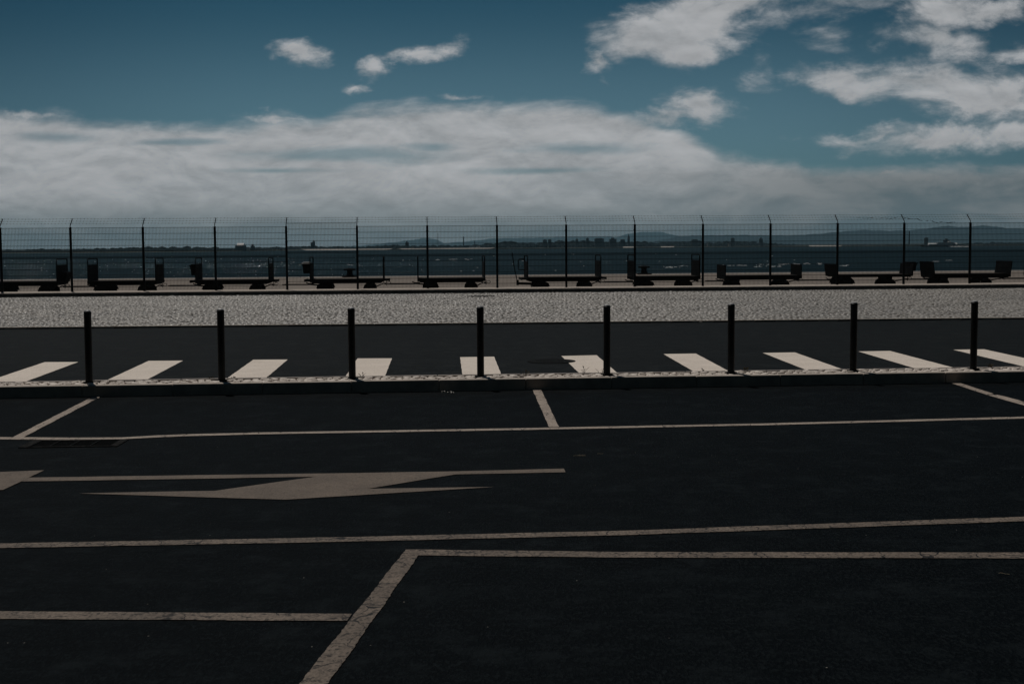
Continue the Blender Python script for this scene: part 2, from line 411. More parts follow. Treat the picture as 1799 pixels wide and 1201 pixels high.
# street frames: the fence line and the bollard line
FTH = 0.07247; FO = Vector((-15.600, 46.460, 0)); FU = Vector((math.cos(FTH), math.sin(FTH), 0)); FN = Vector((-math.sin(FTH), math.cos(FTH), 0))
BTH = 0.0854; BO = Vector((-4.8555, 14.9353, 0)); BU = Vector((math.cos(BTH), math.sin(BTH), 0)); BN = Vector((-math.sin(BTH), math.cos(BTH), 0))
def FP(s, d, z=0.0): return FO + FU * s + FN * d + Vector((0, 0, z))
def BP(s, d, z=0.0): return BO + BU * s + BN * d + Vector((0, 0, z))
def toF(p): q = Vector((p.x, p.y, 0)) - FO; return q.dot(FU), q.dot(FN)
def toB(p): q = Vector((p.x, p.y, 0)) - BO; return q.dot(BU), q.dot(BN)

# ------------------------------------------------------------------ setting: ground
Zp = 0.137          # pavement under the fence
Zm = 0.130          # traffic island
Zq = -0.15          # quay apron
Zw = -3.40          # river
# island bounds in the bollard frame
isl_front = [toB(P(x, y, Zm))[1] for x, y in ((0, 679.2), (450, 673.2), (900, 666.1), (1350, 658.8), (1799, 650))]
isl_back = [toB(P(x, y, Zm))[1] for x, y in ((50, 669), (468, 663), (880, 657.6), (1278, 651.2), (1664, 643))]
i0 = sum(isl_front) / 5; i1 = sum(isl_back) / 5
cob_line = [P(x, y, 0.0) for x, y in ((0, 578.7), (450, 573.9), (900, 569.4), (1350, 564.8), (1799, 561))]
c_d = [toF(p) for p in cob_line]
c_sl = np.polyfit([a for a, b in c_d], [b for a, b in c_d], 1)     # d = c_sl[0]*s + c_sl[1]
print('island', i0, i1, isl_front, isl_back, 'cobble line', c_sl)
def cobd(s): return float(c_sl[0] * s + c_sl[1])
def sheet(name, pts, m, sub=0):
    mb = MB(); mb.v = [tuple(p) for p in pts]; mb.f = [tuple(range(len(pts)))]
    return mb.build(name, m)
imid = (i0 + i1) / 2
o = sheet('ground', [(-90, -40, 0), (90, -40, 0), BP(95, imid, 0), BP(-95, imid, 0)], M['asphalt'])
struct(o, 'near black asphalt of the parking area in the foreground', 'ground')
o = sheet('road', [BP(-95, imid, 0), BP(95, imid, 0), FP(95, cobd(95) + .05, 0), FP(-80, cobd(-80) + .05, 0)], M['road'])
struct(o, 'dark asphalt road between the bollards and the stone setts', 'road')

# traffic island: front kerb, back kerb, cubes between
mb = MB()
s0, s1 = -60, 70
def bar(mb, a, b, d0, d1, z0, z1, F=BP):
    mb.hexa([F(a, d0, z0), F(b, d0, z0), F(b, d1, z0), F(a, d1, z0), F(a, d0, z1), F(b, d0, z1), F(b, d1, z1), F(a, d1, z1)])
isl = empty('traffic_island', BP(0, imid, 0), 0)
struct(isl, 'narrow kerbed island of small white stones carrying the bollards', 'traffic island')
def par(o, p):
    o.parent = p; o.matrix_parent_inverse = Matrix.Translation(-Vector(p.location)); return o
mb = MB(); s = -30.0
while s < 40:
    L = 1.0; j = random.uniform(-.004, .004); jz = random.uniform(-.003, .003)
    bar(mb, s + .0012, s + L - .0012, i0 + j, i0 + .13 + j * .3, -.1, Zm + jz); s += L
par(mb.build('front_kerb', M['kerb'], None, .012), isl)
mb = MB(); s = -30.0
while s < 40:
    jz = random.uniform(-.003, .003)
    bar(mb, s + .003, s + .997, i1 - .09, i1, -.1, Zm + jz); s += 1
par(mb.build('back_kerb', M['stone'], None, .008), isl)
mb = MB(); bar(mb, -30, 40, i0 + .131, i1 - .091, -.1, Zm - .030)
par(mb.build('bedding', M['earth']), isl)

def stones(name, cells, h0, m, tilt, gap, inset):
    """many little domed stones in one paved surface; cells = (origin, along, across, length, width, turn, z, tone)"""
    n = len(cells)
    C = np.array([c[0] for c in cells], float); A = np.array([c[1] for c in cells], float)
    Lx = np.array([c[2] for c in cells]); Ly = np.array([c[3] for c in cells]); zt = np.array([c[4] for c in cells]); tone = np.array([c[5] for c in cells])
    rg = np.random.RandomState(3)
    ca, sa = np.cos(A), np.sin(A)
    tx, ty = rg.normal(0, tilt, n), rg.normal(0, tilt, n)
    V = np.zeros((n, 12, 3))
    for ring, (f, dz) in enumerate(((1.0, -h0), (.94, -inset), (.70, 0.0))):
        for j, (a, b) in enumerate(((-1, -1), (1, -1), (1, 1), (-1, 1))):
            jx = rg.uniform(-.05, .05, n); jy = rg.uniform(-.05, .05, n)
            x = (a * f + jx) * (Lx / 2 - gap); y = (b * f + jy) * (Ly / 2 - gap)
            V[:, ring * 4 + j, 0] = C[:, 0] + x * ca - y * sa
            V[:, ring * 4 + j, 1] = C[:, 1] + x * sa + y * ca
            V[:, ring * 4 + j, 2] = zt + dz + (tx * x + ty * y if ring else 0)
    base = (np.arange(n) * 12)[:, None]
    fl = []
    for r in (0, 4):
        for j in range(4):
            fl.append([r + j, r + (j + 1) % 4, r + 4 + (j + 1) % 4, r + 4 + j])
    fl.append([8, 9, 10, 11])
    fl = np.array(fl)
    F = (base[:, :, None] + fl[None]).reshape(-1, 4)
    me = bpy.data.meshes.new(name)
    me.vertices.add(n * 12); me.vertices.foreach_set('co', V.reshape(-1))
    me.loops.add(F.size); me.loops.foreach_set('vertex_index', F.reshape(-1).astype(np.int32))
    me.polygons.add(len(F)); me.polygons.foreach_set('loop_start', (np.arange(len(F)) * 4).astype(np.int32))
    me.update(calc_edges=True)
    at = me.attributes.new('tone', 'FLOAT', 'POINT'); at.data.foreach_set('value', np.repeat(tone, 12).astype(np.float32))
    me.materials.append(m)
    o = bpy.data.objects.new(name, me); COL.objects.link(o)
    return o
cells = []
rg = random.Random(5)
rows = max(3, int(round((i1 - .095 - (i0 + .135)) / .085)))
rw = (i1 - .095 - (i0 + .135)) / rows
for r_ in range(rows):
    s = -14 + rg.random() * .1
    while s < 22:
        L = rg.uniform(.07, .12)
        p = BP(s + L / 2, i0 + .135 + rw * (r_ + .5) + rg.uniform(-.008, .008))
        if rg.random() > .07:
            cells.append(((p.x, p.y), BTH + rg.uniform(-.25, .25), L, rw, Zm + rg.uniform(-.016, .006), min(1, max(0, rg.gauss(.6, .28)))))
        s += L
par(stones('paving_stones', cells, .05, M['calcada'], .10, .007, .010), isl)

# granite setts field
o = MB()
mb = MB(); a, b = -40, 75
mb.hexa([FP(a, cobd(a), -.1), FP(b, cobd(b), -.1), FP(b, -2.45, -.1), FP(a, -2.45, -.1), FP(a, cobd(a), .020), FP(b, cobd(b), .020), FP(b, -2.45, .020), FP(a, -2.45, .020)])
cobbase = mb.build('cobbled_strip', M['grout'])
struct(cobbase, 'sunlit grey granite setts between the road and the fence', 'cobbles')
cells = []; d = -2.5
rg = random.Random(11)
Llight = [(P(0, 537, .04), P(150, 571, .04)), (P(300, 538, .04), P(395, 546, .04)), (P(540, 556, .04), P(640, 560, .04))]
row = 0
while d > -24.5:
    wrow = rg.uniform(.095, .125); s = -9.5 + rg.random() * .12 - .10 * 0
    s = -14 + rg.random() * .12
    while s < 40:
        L = rg.uniform(.10, .155)
        sc = s + L / 2; dc = d - wrow / 2 + .05 * math.sin(sc * .55) + .03 * math.sin(sc * 1.9 + 1)
        if dc > cobd(sc) + .05:
            p = FP(sc, dc)
            if abs(p.x) < p.y * .42 + 3.0:
                t = rg.gauss(.55, .14)
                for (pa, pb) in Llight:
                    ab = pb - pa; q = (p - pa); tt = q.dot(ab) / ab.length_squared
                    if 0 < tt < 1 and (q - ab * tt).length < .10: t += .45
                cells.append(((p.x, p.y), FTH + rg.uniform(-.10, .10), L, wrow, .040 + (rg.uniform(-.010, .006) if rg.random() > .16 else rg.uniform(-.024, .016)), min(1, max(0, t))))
        s += L
    d -= wrow; row += 1
print('setts', len(cells))
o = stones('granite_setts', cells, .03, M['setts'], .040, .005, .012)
o.parent = cobbase
# stone edging towards the road
mb = MB(); s = -40
while s < 75:
    mb.hexa([FP(s + .004, cobd(s), -.1), FP(s + .896, cobd(s + .9), -.1), FP(s + .896, cobd(s + .9) + .10, -.1), FP(s + .004, cobd(s) + .10, -.1)] +
            [FP(s + .004, cobd(s), .041), FP(s + .896, cobd(s + .9), .041), FP(s + .896, cobd(s + .9) + .10, .041), FP(s + .004, cobd(s) + .10, .041)])
    s += .9
e = mb.build('edging', M['kerb'], cobbase, .006)

o = sheet('gutter', [FP(-40, -2.45, .012), FP(75, -2.45, .012), FP(75, -1.38, .012), FP(-40, -1.38, .012)], M['gutter'])
struct(o, 'dark concrete gutter strip along the foot of the far kerb', 'gutter')
mb = MB(); bar(mb, -40, 75, -1.15, .36, -.4, Zp, FP)
pv = mb.build('pavement', M['pavement']); struct(pv, 'pale raised pavement strip under the fence', 'pavement')
mb = MB(); s = -40
while s < 75:
    bar(mb, s + .004, s + .996, -1.40, -1.152, -.1, Zp + random.uniform(-.002, .004), FP); s += 1
k_ = mb.build('kerb', M['stone'], pv, .012)

# quay apron and edge
qa, qb = P(10, 492.0, Zq), P(1799, 475.2, Zq)
qd = (qb - qa).normalized(); qn = Vector((-qd.y, qd.x, 0))
def QP(s, d, z): 
    p = qa + qd * s + qn * d; p.z = z; return p
mb = MB()
mb.hexa([FP(-150, .362, -5), FP(260, .362, -5), QP(260, -.5, -5), QP(-150, -.5, -5), FP(-150, .362, Zq), FP(260, .362, Zq), QP(260, -.5, Zq), QP(-150, -.5, Zq)])
o = mb.build('quay', M['apron']); struct(o, 'beige concrete quay apron behind the fence', 'quay')
mb = MB(); s = -148
while s < 255:
    bar(mb, s + .01, s + 2.49, -.497, .25, -4.9, Zq + .02, QP); s += 2.5
c_ = mb.build('coping', M['coping'], o, .02)

# river
mb = MB(); mb.v = [(-7500, 20, Zw), (7500, 20, Zw), (7500, 9000, Zw), (-7500, 9000, Zw)]; mb.f = [(0, 1, 2, 3)]
o = mb.build('water', M['water']); struct(o, 'dark blue rippled river beyond the quay', 'water')

# ------------------------------------------------------------------ painted markings
def poly_mark(name, pts, m, label, z=.004, jit=.004, step=.06, cat='road marking'):
    """flat painted area with slightly ragged edges; pts are world points"""
    out = []
    n = len(pts)
    for i in range(n):
        a, b = Vector(pts[i]), Vector(pts[(i + 1) % n])
        L = (b - a).length; q = max(1, int(L / step)); nn = Vector((-(b - a).y, (b - a).x, 0)).normalized()
        ph = random.random() * 9
        for j in range(q):
            t = j / q
            w = 0 if j == 0 else jit * (.6 * random.uniform(-1, 1) + .5 * math.sin(L * t * 9 + ph))
            p = a.lerp(b, t) + nn * w; out.append((p.x, p.y, z))
    mb = MB(); mb.v = out; mb.f = [tuple(range(len(out)))]
    o = mb.build(name, m)
    # triangulate long ragged outlines safely
    import bmesh
    bm = bmesh.new(); bm.from_mesh(o.data); bmesh.ops.triangulate(bm, faces=bm.faces[:], ngon_method='EAR_CLIP')
    for f in bm.faces:
        if f.normal.z < 0: f.normal_flip()
    bm.to_mesh(o.data); bm.free()
    return struct(o, label, cat)
def ext(p, q, d_target):
    """follow the line p->q until the island-frame distance d_target"""
    a, b = toB(p)[1], toB(q)[1]; t = (d_target - a) / (b - a)
    return p + (q - p) * t
ZB = [((78.7, 636.2), (137.5, 636), (49, 669), (-24, 670.5)), ((261.2, 634), (321.7, 633.5), (260, 666.2), (188.7, 667.5)),
      ((445, 632), (505.5, 631.7), (468.7, 663), (397.5, 665.7)), ((628, 629.7), (688.7, 629.5), (676.2, 661.2), (607, 661.7)),
      ((808.2, 627.5), (868, 626.7), (880.5, 657.5), (812.5, 659.2)), ((986.2, 625.5), (1048, 624), (1085, 655.5), (1017.5, 655.5)),
      ((1165.5, 622), (1222.5, 621.2), (1278.7, 651.2), (1217, 651.7)), ((1340, 620), (1396.5, 619.2), (1477.7, 648), (1411.5, 648.2)),
      ((1508, 617.5), (1563.5, 616.5), (1664, 643), (1600, 645)), ((1674.5, 614.5), (1729, 613.7), (1843, 638.6), (1786.5, 641))]
ZL = ['white crossing stripe cut by the left picture edge', 'white crossing stripe between the two leftmost bollards', 'white crossing stripe just right of the second bollard',
      'white crossing stripe beside the third bollard from the left', 'white crossing stripe split by the fourth bollard', 'white crossing stripe with the manhole ring biting its corner',
      'white crossing stripe ending at the foot of the sixth bollard', 'white crossing stripe between the sixth and seventh bollards', 'white crossing stripe starting right of the seventh bollard',
      'white crossing stripe crossed by the rightmost bollard']
for q, lb in zip(ZB, ZL):
    fl, fr, nr, nl = [P(x, y, 0) for x, y in q]
    o = poly_mark('crossing_stripe', [ext(fl, nl, i1 + .004), ext(fr, nr, i1 + .004), fr, fl], M['zebra'], lb, jit=.003)
    o['group'] = 'white stripes of the crossing'
# bay lines
def px_poly(name, pts, m, label, **kw):
    return poly_mark(name, [P(x, y, 0) for x, y in pts], m, label, **kw)
def stub(a_far, a_near, b_far, b_near, label, m='bay'):
    # edges a (left) and b (right), each from the island to the long line
    af, an, bf, bn = [P(x, y, 0) for x, y in (a_far, a_near, b_far, b_near)]
    return poly_mark('bay_line', [an, bn, ext(bn, bf, i0 - .003), ext(an, af, i0 - .003)], M[m], label, z=.0045)
stub((150, 703.7), (22.5, 768.5), (176.7, 697.2), (40, 769), 'short slanting bay line below the leftmost bollard')
stub((936, 685.7), (964.5, 750.5), (950.7, 685), (982, 750.5), 'short bay line at the middle running down from the island')
px_poly('bay_line', [(1669.7, 672.7), (1684, 672.0), (1746, 692.2), (1740, 693.3), (1733, 693.6)], M['bay'], 'upper piece of the broken bay line at the right', z=.0045)
px_poly('bay_line', [(1735.5, 694.4), (1752, 693.9), (1766, 696.8), (1799, 705.8), (1900, 733.5), (1878, 735), (1799, 712.6)], M['bay'], 'lower piece of the broken bay line at the right', z=.0045)
top = [(-700, 762.2), (-120, 767), (0, 768), (120, 769), (215, 768.6), (275, 765), (330, 763), (450, 760), (675, 756.3), (900, 752.6), (1350, 743.9), (1799, 732.1), (2600, 713)]
bot = [(-700, 766.2), (-120, 771), (0, 772), (120, 773), (215, 771.6), (275, 768.6), (330, 766.3), (450, 763.2), (675, 759.5), (900, 755.8), (1350, 747), (1799, 735.3), (2600, 716.1)]
px_poly('lane_line', bot + top[::-1], M['bay'], 'long thin pale line closing the parking bays, bent near the drain', jit=.004)
px_poly('lane_line', [(-600, 967.5), (0, 955), (600, 944), (1100, 932.5), (1799, 908), (2600, 880), (2600, 886.5), (1799, 915.8), (1100, 940.2), (600, 952), (0, 963), (-600, 975.5)][::-1], M['old'], 'long cracked line crossing the whole foreground below the arrow', jit=.004)
px_poly('parking_line', [(738, 965.8), (1100, 970), (1799, 971), (2600, 972.2), (2600, 984), (1799, 981.2), (1100, 979.8), (734, 975.9)][::-1], M['old'], 'cracked line running right from the corner of the slanting line', jit=.004)
px_poly('parking_line', [(712.5, 966.2), (738.5, 965.6), (734.8, 976.3), (577, 1201), (492, 1322), (429, 1322), (526.3, 1201)][::-1], M['old'], 'broad slanting worn line at the bottom of the foreground', z=.0048, jit=.005, step=.03)
px_poly('parking_line', [(-600, 1069.5), (0, 1074), (600, 1078.5), (618, 1078.8), (609.5, 1091), (600, 1091.0), (0, 1087.8), (-600, 1083)][::-1], M['old'], 'thick cracked line ending at the slanting line from the left', jit=.004)
arrow = [(45, 839.3), (300, 835.6), (600, 831.5), (800, 828.2), (990.7, 823.5), (993.5, 829.8), (799.7, 833.6), (645.5, 858.9), (760, 857.2), (868, 855.7), (700, 865.8), (501.3, 878),
         (320, 872.6), (139, 867), (260, 864.3), (377, 862.6), (470, 849.4), (555.8, 837.6), (300, 842), (37.5, 846)]
px_poly('road_arrow', arrow[::-1], M['arrow'], 'large flattened brownish road arrow with long shaft at left', jit=.003, step=.1, z=.004)
px_poly('road_arrow', [(-130, 835), (0, 829.6), (77.7, 826.6), (52.6, 838.5), (37.5, 846.2), (5.6, 861), (-40, 863), (-130, 850)][::-1], M['arrow'], 'end of another road arrow cut by the left picture edge', jit=.003, z=.0052)

# manhole covers and drain
def manhole(px, py, rad, z, label, ringmat):
    c = P(px, py, z); t = empty('manhole_cover', c); tag(t, label, 'manhole cover')
    mb = MB(); mb.lathe([(rad * .80, .0), (rad * .80, .005), (rad * 1.0, .005), (rad * 1.02, .0)], 40); mb.build('ring', ringmat, t)
    mb = MB(); mb.lathe([(rad * .79, .0), (rad * .79, .003), (rad * .75, .005), (rad * .05, .005)], 40)
    for i in range(-4, 5):
        for j in range(-4, 5):
            if i * i + j * j < 17: mb.box(i * rad * .15 - .02, i * rad * .15 + .02, j * rad * .15 - .02, j * rad * .15 + .02, .004, .008)
    mb.build('lid', M['iron'], t)
    return t
manhole(969, 634.3, .34, .0055, 'dark round manhole cover lying against a crossing stripe', M['iron'])
manhole(845, 520.3, .45, .041, 'dark manhole cover in the setts near the far kerb', M['iron'])
dr = empty('storm_drain', P(131, 779.5, 0), BTH - .04); tag(dr, 'iron gully grate set in the asphalt under the bent line', 'drain')
dw, dl = .40, .41
mb = MB()
for (x0, x1, y0, y1) in ((-dl, dl, dw / 2 - .035, dw / 2), (-dl, dl, -dw / 2, -dw / 2 + .035), (-dl, -dl + .07, -dw / 2 + .037, dw / 2 - .037), (dl - .07, dl, -dw / 2 + .037, dw / 2 - .037)):
    mb.box(x0, x1, y0, y1, -.02, .009)
mb.build('frame', M['brightiron'], dr, .004)
mb = MB()
for i in range(4):
    a = -dl + .075 + i * (2 * dl - .15) / 4
    w_ = (2 * dl - .15) / 4
    mb.box(a, a + .012, -dw / 2 + .037, dw / 2 - .037, -.02, .010)
    for j in range(1, 8): mb.box(a + .014, a + w_ - .003, -dw / 2 + .04 + j * .042, -dw / 2 + .052 + j * .042, -.02, .005)
mb.build('grate', M['iron'], dr)

# ------------------------------------------------------------------ bollards
def bollard():
    t = empty('bollard', (0, 0, 0))
    mb = MB(); r = .0415
    mb.lathe([(r, -.1), (r, .765), (r + .0015, .768), (r + .0015, .778)], 28); mb.build('post', M['blackmetal'], t, 0, True)
    mb = MB(); mb.lathe([(r - .001, .7785), (r - .001, .786), (r + .002, .788), (r + .002, .806), (r - .006, .815), (r * .5, .819)], 28); mb.build('cap', M['captop'] if False else M['blackmetal'], t, 0, True)
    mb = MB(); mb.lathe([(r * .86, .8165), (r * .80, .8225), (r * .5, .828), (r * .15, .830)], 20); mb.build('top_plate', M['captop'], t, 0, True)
    mb = MB(); mb.lathe([(r + .03, -.05), (r + .03, .006), (r + .001, .012)], 24); mb.build('base_collar', M['iron'], t)
    return t
BL = ['black round bollard at the far left, above the slanting bay line', 'second black bollard from the left, with a dry weed at its foot', 'third black bollard from the left, overlapping a crossing stripe edge',
      'fourth bollard from the left, in front of a crossing stripe middle', 'fifth bollard from the left, just right of the manhole cover', 'sixth bollard from the left, where a crossing stripe ends at its foot',
      'second bollard from the right, left of a slanting crossing stripe', 'rightmost black bollard, crossing the last stripe']
b0 = bollard()
for i in range(8):
    o = b0 if i == 0 else copy_tree(b0)
    o.location = BP(i * 1.5, 0, Zm); o.rotation_euler = (random.uniform(-.006, .006), random.uniform(-.006, .006), random.random() * 6)
    tag(o, BL[i], 'bollard', 'row of black bollards on the island')

# weeds and litter
def weed(n, h, seed):
    rr = random.Random(seed); mb = MB()
    for i in range(n):
        a = rr.random() * 6.28; l = h * rr.uniform(.5, 1); lean = rr.uniform(.1, .8)
        p0 = Vector((rr.uniform(-.02, .02), rr.uniform(-.02, .02), -.02)); p1 = p0 + Vector((math.cos(a) * lean * l * .4, math.sin(a) * lean * l * .4, l * .65)); p2 = p0 + Vector((math.cos(a) * lean * l, math.sin(a) * lean * l, l))
        mb.tube([p0, p1, p2], [.0035, .0025, .0008], 4)
        if rr.random() < .6:
            q = p1.lerp(p2, .5); w = Vector((-math.sin(a), math.cos(a), .2)) * .008
            i0_ = len(mb.v); mb.v += [tuple(p1), tuple(q + w), tuple(p2), tuple(q - w)]; mb.f.append((i0_, i0_ + 1, i0_ + 2, i0_ + 3))
    return mb
for (px, py, n, h, lb) in ((371, 666, 16, .07, 'dry brown weed tuft just left of the second bollard'), (411, 665, 18, .06, 'low spreading weed tuft right of the second bollard'), (923, 660.5, 7, .10, 'thin weed stalk on the island between fourth and fifth bollards'),
                           (1026, 656, 6, .12, 'tall thin weed stalk on the stripe with the manhole, left one'), (1056.5, 656, 6, .14, 'tall thin weed stalk close to the left of the fifth bollard'), (1237, 652, 8, .06, 'small weed on the island left of the sixth bollard'),
                           (1310, 652, 10, .08, 'dark weed sprig right of the sixth bollard'), (1742, 646, 10, .08, 'dark weed sprig right of the rightmost bollard'), (636, 661, 7, .08, 'thin weed right of the third bollard')):
    o = weed(n, h, int(px)).build('weed_tuft', M['weed']); o.location = P(px, py, Zm - .01)
    tag(o, lb, 'weed', 'weeds growing on the island')
for (px, py, L, a, name, m, lb) in ((1764, 1008.5, .052, -.35, 'straw', 'straw', 'single pale straw lying on the asphalt at lower right'), (1018, 801, .10, .1, 'twig', 'straw', 'small pale twig on the asphalt right of the arrow'),
                                    (1055, 797.5, .05, .3, 'straw', 'straw', 'tiny dry stalk on the asphalt beside the twig')):
    mb = MB(); n_ = 5
    mb.tube([(L * (t / n_ - .5), .006 * math.sin(t * 1.7), .004 + .002 * math.sin(t)) for t in range(n_ + 1)], [.0014] * (n_ + 1), 5)
    if name == 'twig':
        for q in range(3): mb.tube([(-.02 + q * .02, 0, .004), (-.01 + q * .02 + .02, .03, .006)], .0012, 5)
    o = mb.build(name, M[m]); o.location = P(px, py, 0); o.rotation_euler = (0, 0, a); tag(o, lb, 'debris')
for (px, py, s_, lb) in ((779, 688.5, .022, 'small pale scrap of litter at the island kerb, left one'), (790, 689.5, .03, 'pale scrap of litter at the island kerb, middle one'), (795, 690.5, .018, 'tiny pale scrap of litter at the island kerb, right one')):
    mb = MB(); mb.v = [(-s_, -.008, .003), (0, -.012, .016), (s_, -.006, .004), (s_ * .7, .01, .014), (0, .014, .006), (-s_ * .8, .01, .012)]; mb.f = [(0, 1, 4, 5), (1, 2, 3, 4), (5, 4, 1, 0), (4, 3, 2, 1)]
    mb.f = mb.f[:2]
    o = mb.build('litter', M['paper']); o.location = P(px, py, 0); md = o.modifiers.new('thick', 'SOLIDIFY'); md.thickness = .002
    tag(o, lb, 'litter', 'scraps at the kerb')

# ------------------------------------------------------------------ fence
FH = 2.265; SP = 2.52
fence = empty('security_fence', FP(0, 0, Zp), FTH)
tag(fence, 'long dark welded mesh security fence topped with barbed wire along the quay', 'fence')
WR = .0035
def panel_mesh(raise_=0.0):
    mb = MB(); w = SP - .07
    ztop = FH - .02 + raise_; zbot = .06 + raise_
    n = 50
    for i in range(n + 1):
        x = .035 + w * i / n
        mb.box(x - WR, x + WR, -WR, WR, zbot - .02, ztop + .02)
    z = ztop; r_ = 0
    while z > zbot - .01:
        t = .0062
        for y in (-WR - .0062, WR + .0002):
            mb.box(.03, SP - .03, y, y + .006, z - t, z + t)
        if r_ in (5,):
            for dz in (-.028, .028):
                mb.box(.03, SP - .03, -WR - .0062, -WR - .0002, z + dz - t, z + dz + t)
        z -= .2085; r_ += 1
    return mb
p0 = None
IDX = range(-3, 17)
for i in IDX:
    if i == 3:
        o = panel_mesh(.125).build('mesh_panel', M['galv'], fence); o['label'] = 'mesh panel mounted higher than the others'
    else:
        if p0 is None: p0 = panel_mesh().build('mesh_panel', M['galv'], fence); o = p0
        else: o = p0.copy(); COL.objects.link(o); o.parent = fence
    o.location = (i * SP, 0, 0)
pp = None
for i in list(IDX) + [17]:
    if pp is None:
        mb = MB(); mb.box(-.040, .040, -.050, -.0102, -.1, FH); mb.box(-.034, .034, -.0102, .045, FH - .004, FH + .012)
        for q in range(6): mb.box(-.048, .048, -.016, -.009, .25 + q * .36, .29 + q * .36)
        pp = mb.build('post', M['galv'], fence)
        mb = MB(); mb.tube([(0, -.03, FH + .002), (0, -.03, FH + .06), (0, .06, FH + .13), (0, .28, FH + .30)], .016, 6)
        for q in range(3):
            t = (q + .9) / 2.95; mb.box(-.02, .02, -.03 + .31 * t - .01, -.03 + .31 * t + .01, FH + .05 + .25 * t - .006, FH + .05 + .25 * t + .026)
        arm = mb.build('arm', M['galv'], pp); o = pp
    else:
        o = pp.copy(); COL.objects.link(o); o.parent = fence
        a_ = arm.copy(); COL.objects.link(a_); a_.parent = o
    o.location = (i * SP + (.10 if i == -1 else 0), 0, 0)
for q in range(3):
    mb = MB(); t = (q + .9) / 2.95; y = -.03 + .31 * t; zz = FH + .05 + .25 * t + .018
    for i in IDX:
        pts = [(i * SP + SP * j / 6, y, zz - .012 * (1 - ((j - 3) / 3) ** 2)) for j in range(7)]
        mb.tube(pts, .0032, 4)
        nb = 21
        for j in range(nb):
            f = (j + .5) / nb; x = i * SP + SP * f; z_ = zz - .012 * (1 - ((f * 6 - 3) / 3) ** 2)
            for dx, dz in ((.012, .02), (-.012, .02)):
                mb.tube([(x - dx, y - .006, z_ - dz), (x + dx, y + .006, z_ + dz)], .0024, 3)
    mb.build('barbed_wire', M['galv'], fence)
# torn plastic tape caught on the wire
def tape(pts, seed):
    rr = random.Random(seed); mb = MB(); prev = None
    seq = []
    for a, b in zip(pts[:-1], pts[1:]):
        n = max(2, int((b - a).length / .05))
        for j in range(n): seq.append(a.lerp(b, j / n))
    for j, p in enumerate(seq):
        w = rr.uniform(.004, .017); tw = j * .9 + rr.random()
        off = Vector((0, math.cos(tw) * w, math.sin(tw) * w)); sag = Vector((0, 0, .012 * math.sin(j * .7)))
        mb.v += [tuple(p + off + sag), tuple(p - off + sag)]
        if j and rr.random() > .12: mb.f.append((2 * j - 2, 2 * j - 1, 2 * j + 1, 2 * j))
    return mb
yw = 48.3
def tp(px, py):
    s_ = None
    d_ = ray(px, py)
    # plane of the top wire: distance .2 m behind the fence line
    t = (FO + FN * .22).dot(FN) / d_.dot(FN); return Vector((d_.x * t, d_.y * t, CAMZ + d_.z * t))
o = tape([tp(1504, 382.3), tp(1512, 383.2), tp(1540, 383.4), tp(1570, 383.6), tp(1584, 383.4)], 4).build('torn_tape', M['tape']); md = o.modifiers.new('thick', 'SOLIDIFY'); md.thickness = .002
tag(o, 'pale and dark torn tape wound along the top barbed wire', 'tape', 'torn tape on the barbed wire')
o = tape([tp(1585, 383.2), tp(1598, 384), tp(1612, 384.8), tp(1616, 387.2), tp(1636, 388.4), tp(1645, 390.6), tp(1680, 391)], 6).build('torn_tape', M['blackmetal']); md = o.modifiers.new('thick', 'SOLIDIFY'); md.thickness = .002
tag(o, 'dark torn tape drooping from the top wire down to the lowest wire', 'tape', 'torn tape on the barbed wire')

# ------------------------------------------------------------------ baggage carts behind the fence
CD = 1.75                                   # distance of the carts' near side behind the fence
def cart_s(px):
    d_ = ray(px, 490); q = FO + FN * CD
    t = q.dot(FN) / d_.dot(FN); p = Vector((d_.x * t, d_.y * t, 0)); return toF(p)[0]
G0 = -0.05; UP = -0.10     # cart frames ride 0.10 above their wheels' tread line
WHEEL = {}
def wheel(par_, x, y, rad, wd):
    t = empty('wheel', (x, y, rad + UP)); t.parent = par_
    key = (rad, wd)
    if key not in WHEEL:
        mb = MB(); mb.lathe([(rad * .62, -wd / 2), (rad * .92, -wd / 2), (rad, -wd * .3), (rad, wd * .3), (rad * .92, wd / 2), (rad * .62, wd / 2)], 26, axis='y'); a = mb.build('tyre', M['rubber'], t, 0, True)
        mb = MB(); mb.lathe([(rad * .60, -wd * .35), (rad * .3, -wd * .42), (rad * .12, -wd * .62), (rad * .10, wd * .62), (rad * .3, wd * .42), (rad * .60, wd * .35)], 20, axis='y'); b = mb.build('rim', M['cartsteel'], t, 0, True)
        WHEEL[key] = (a, b)
    else:
        for q in WHEEL[key]:
            c = q.copy(); COL.objects.link(c); c.parent = t
    return t
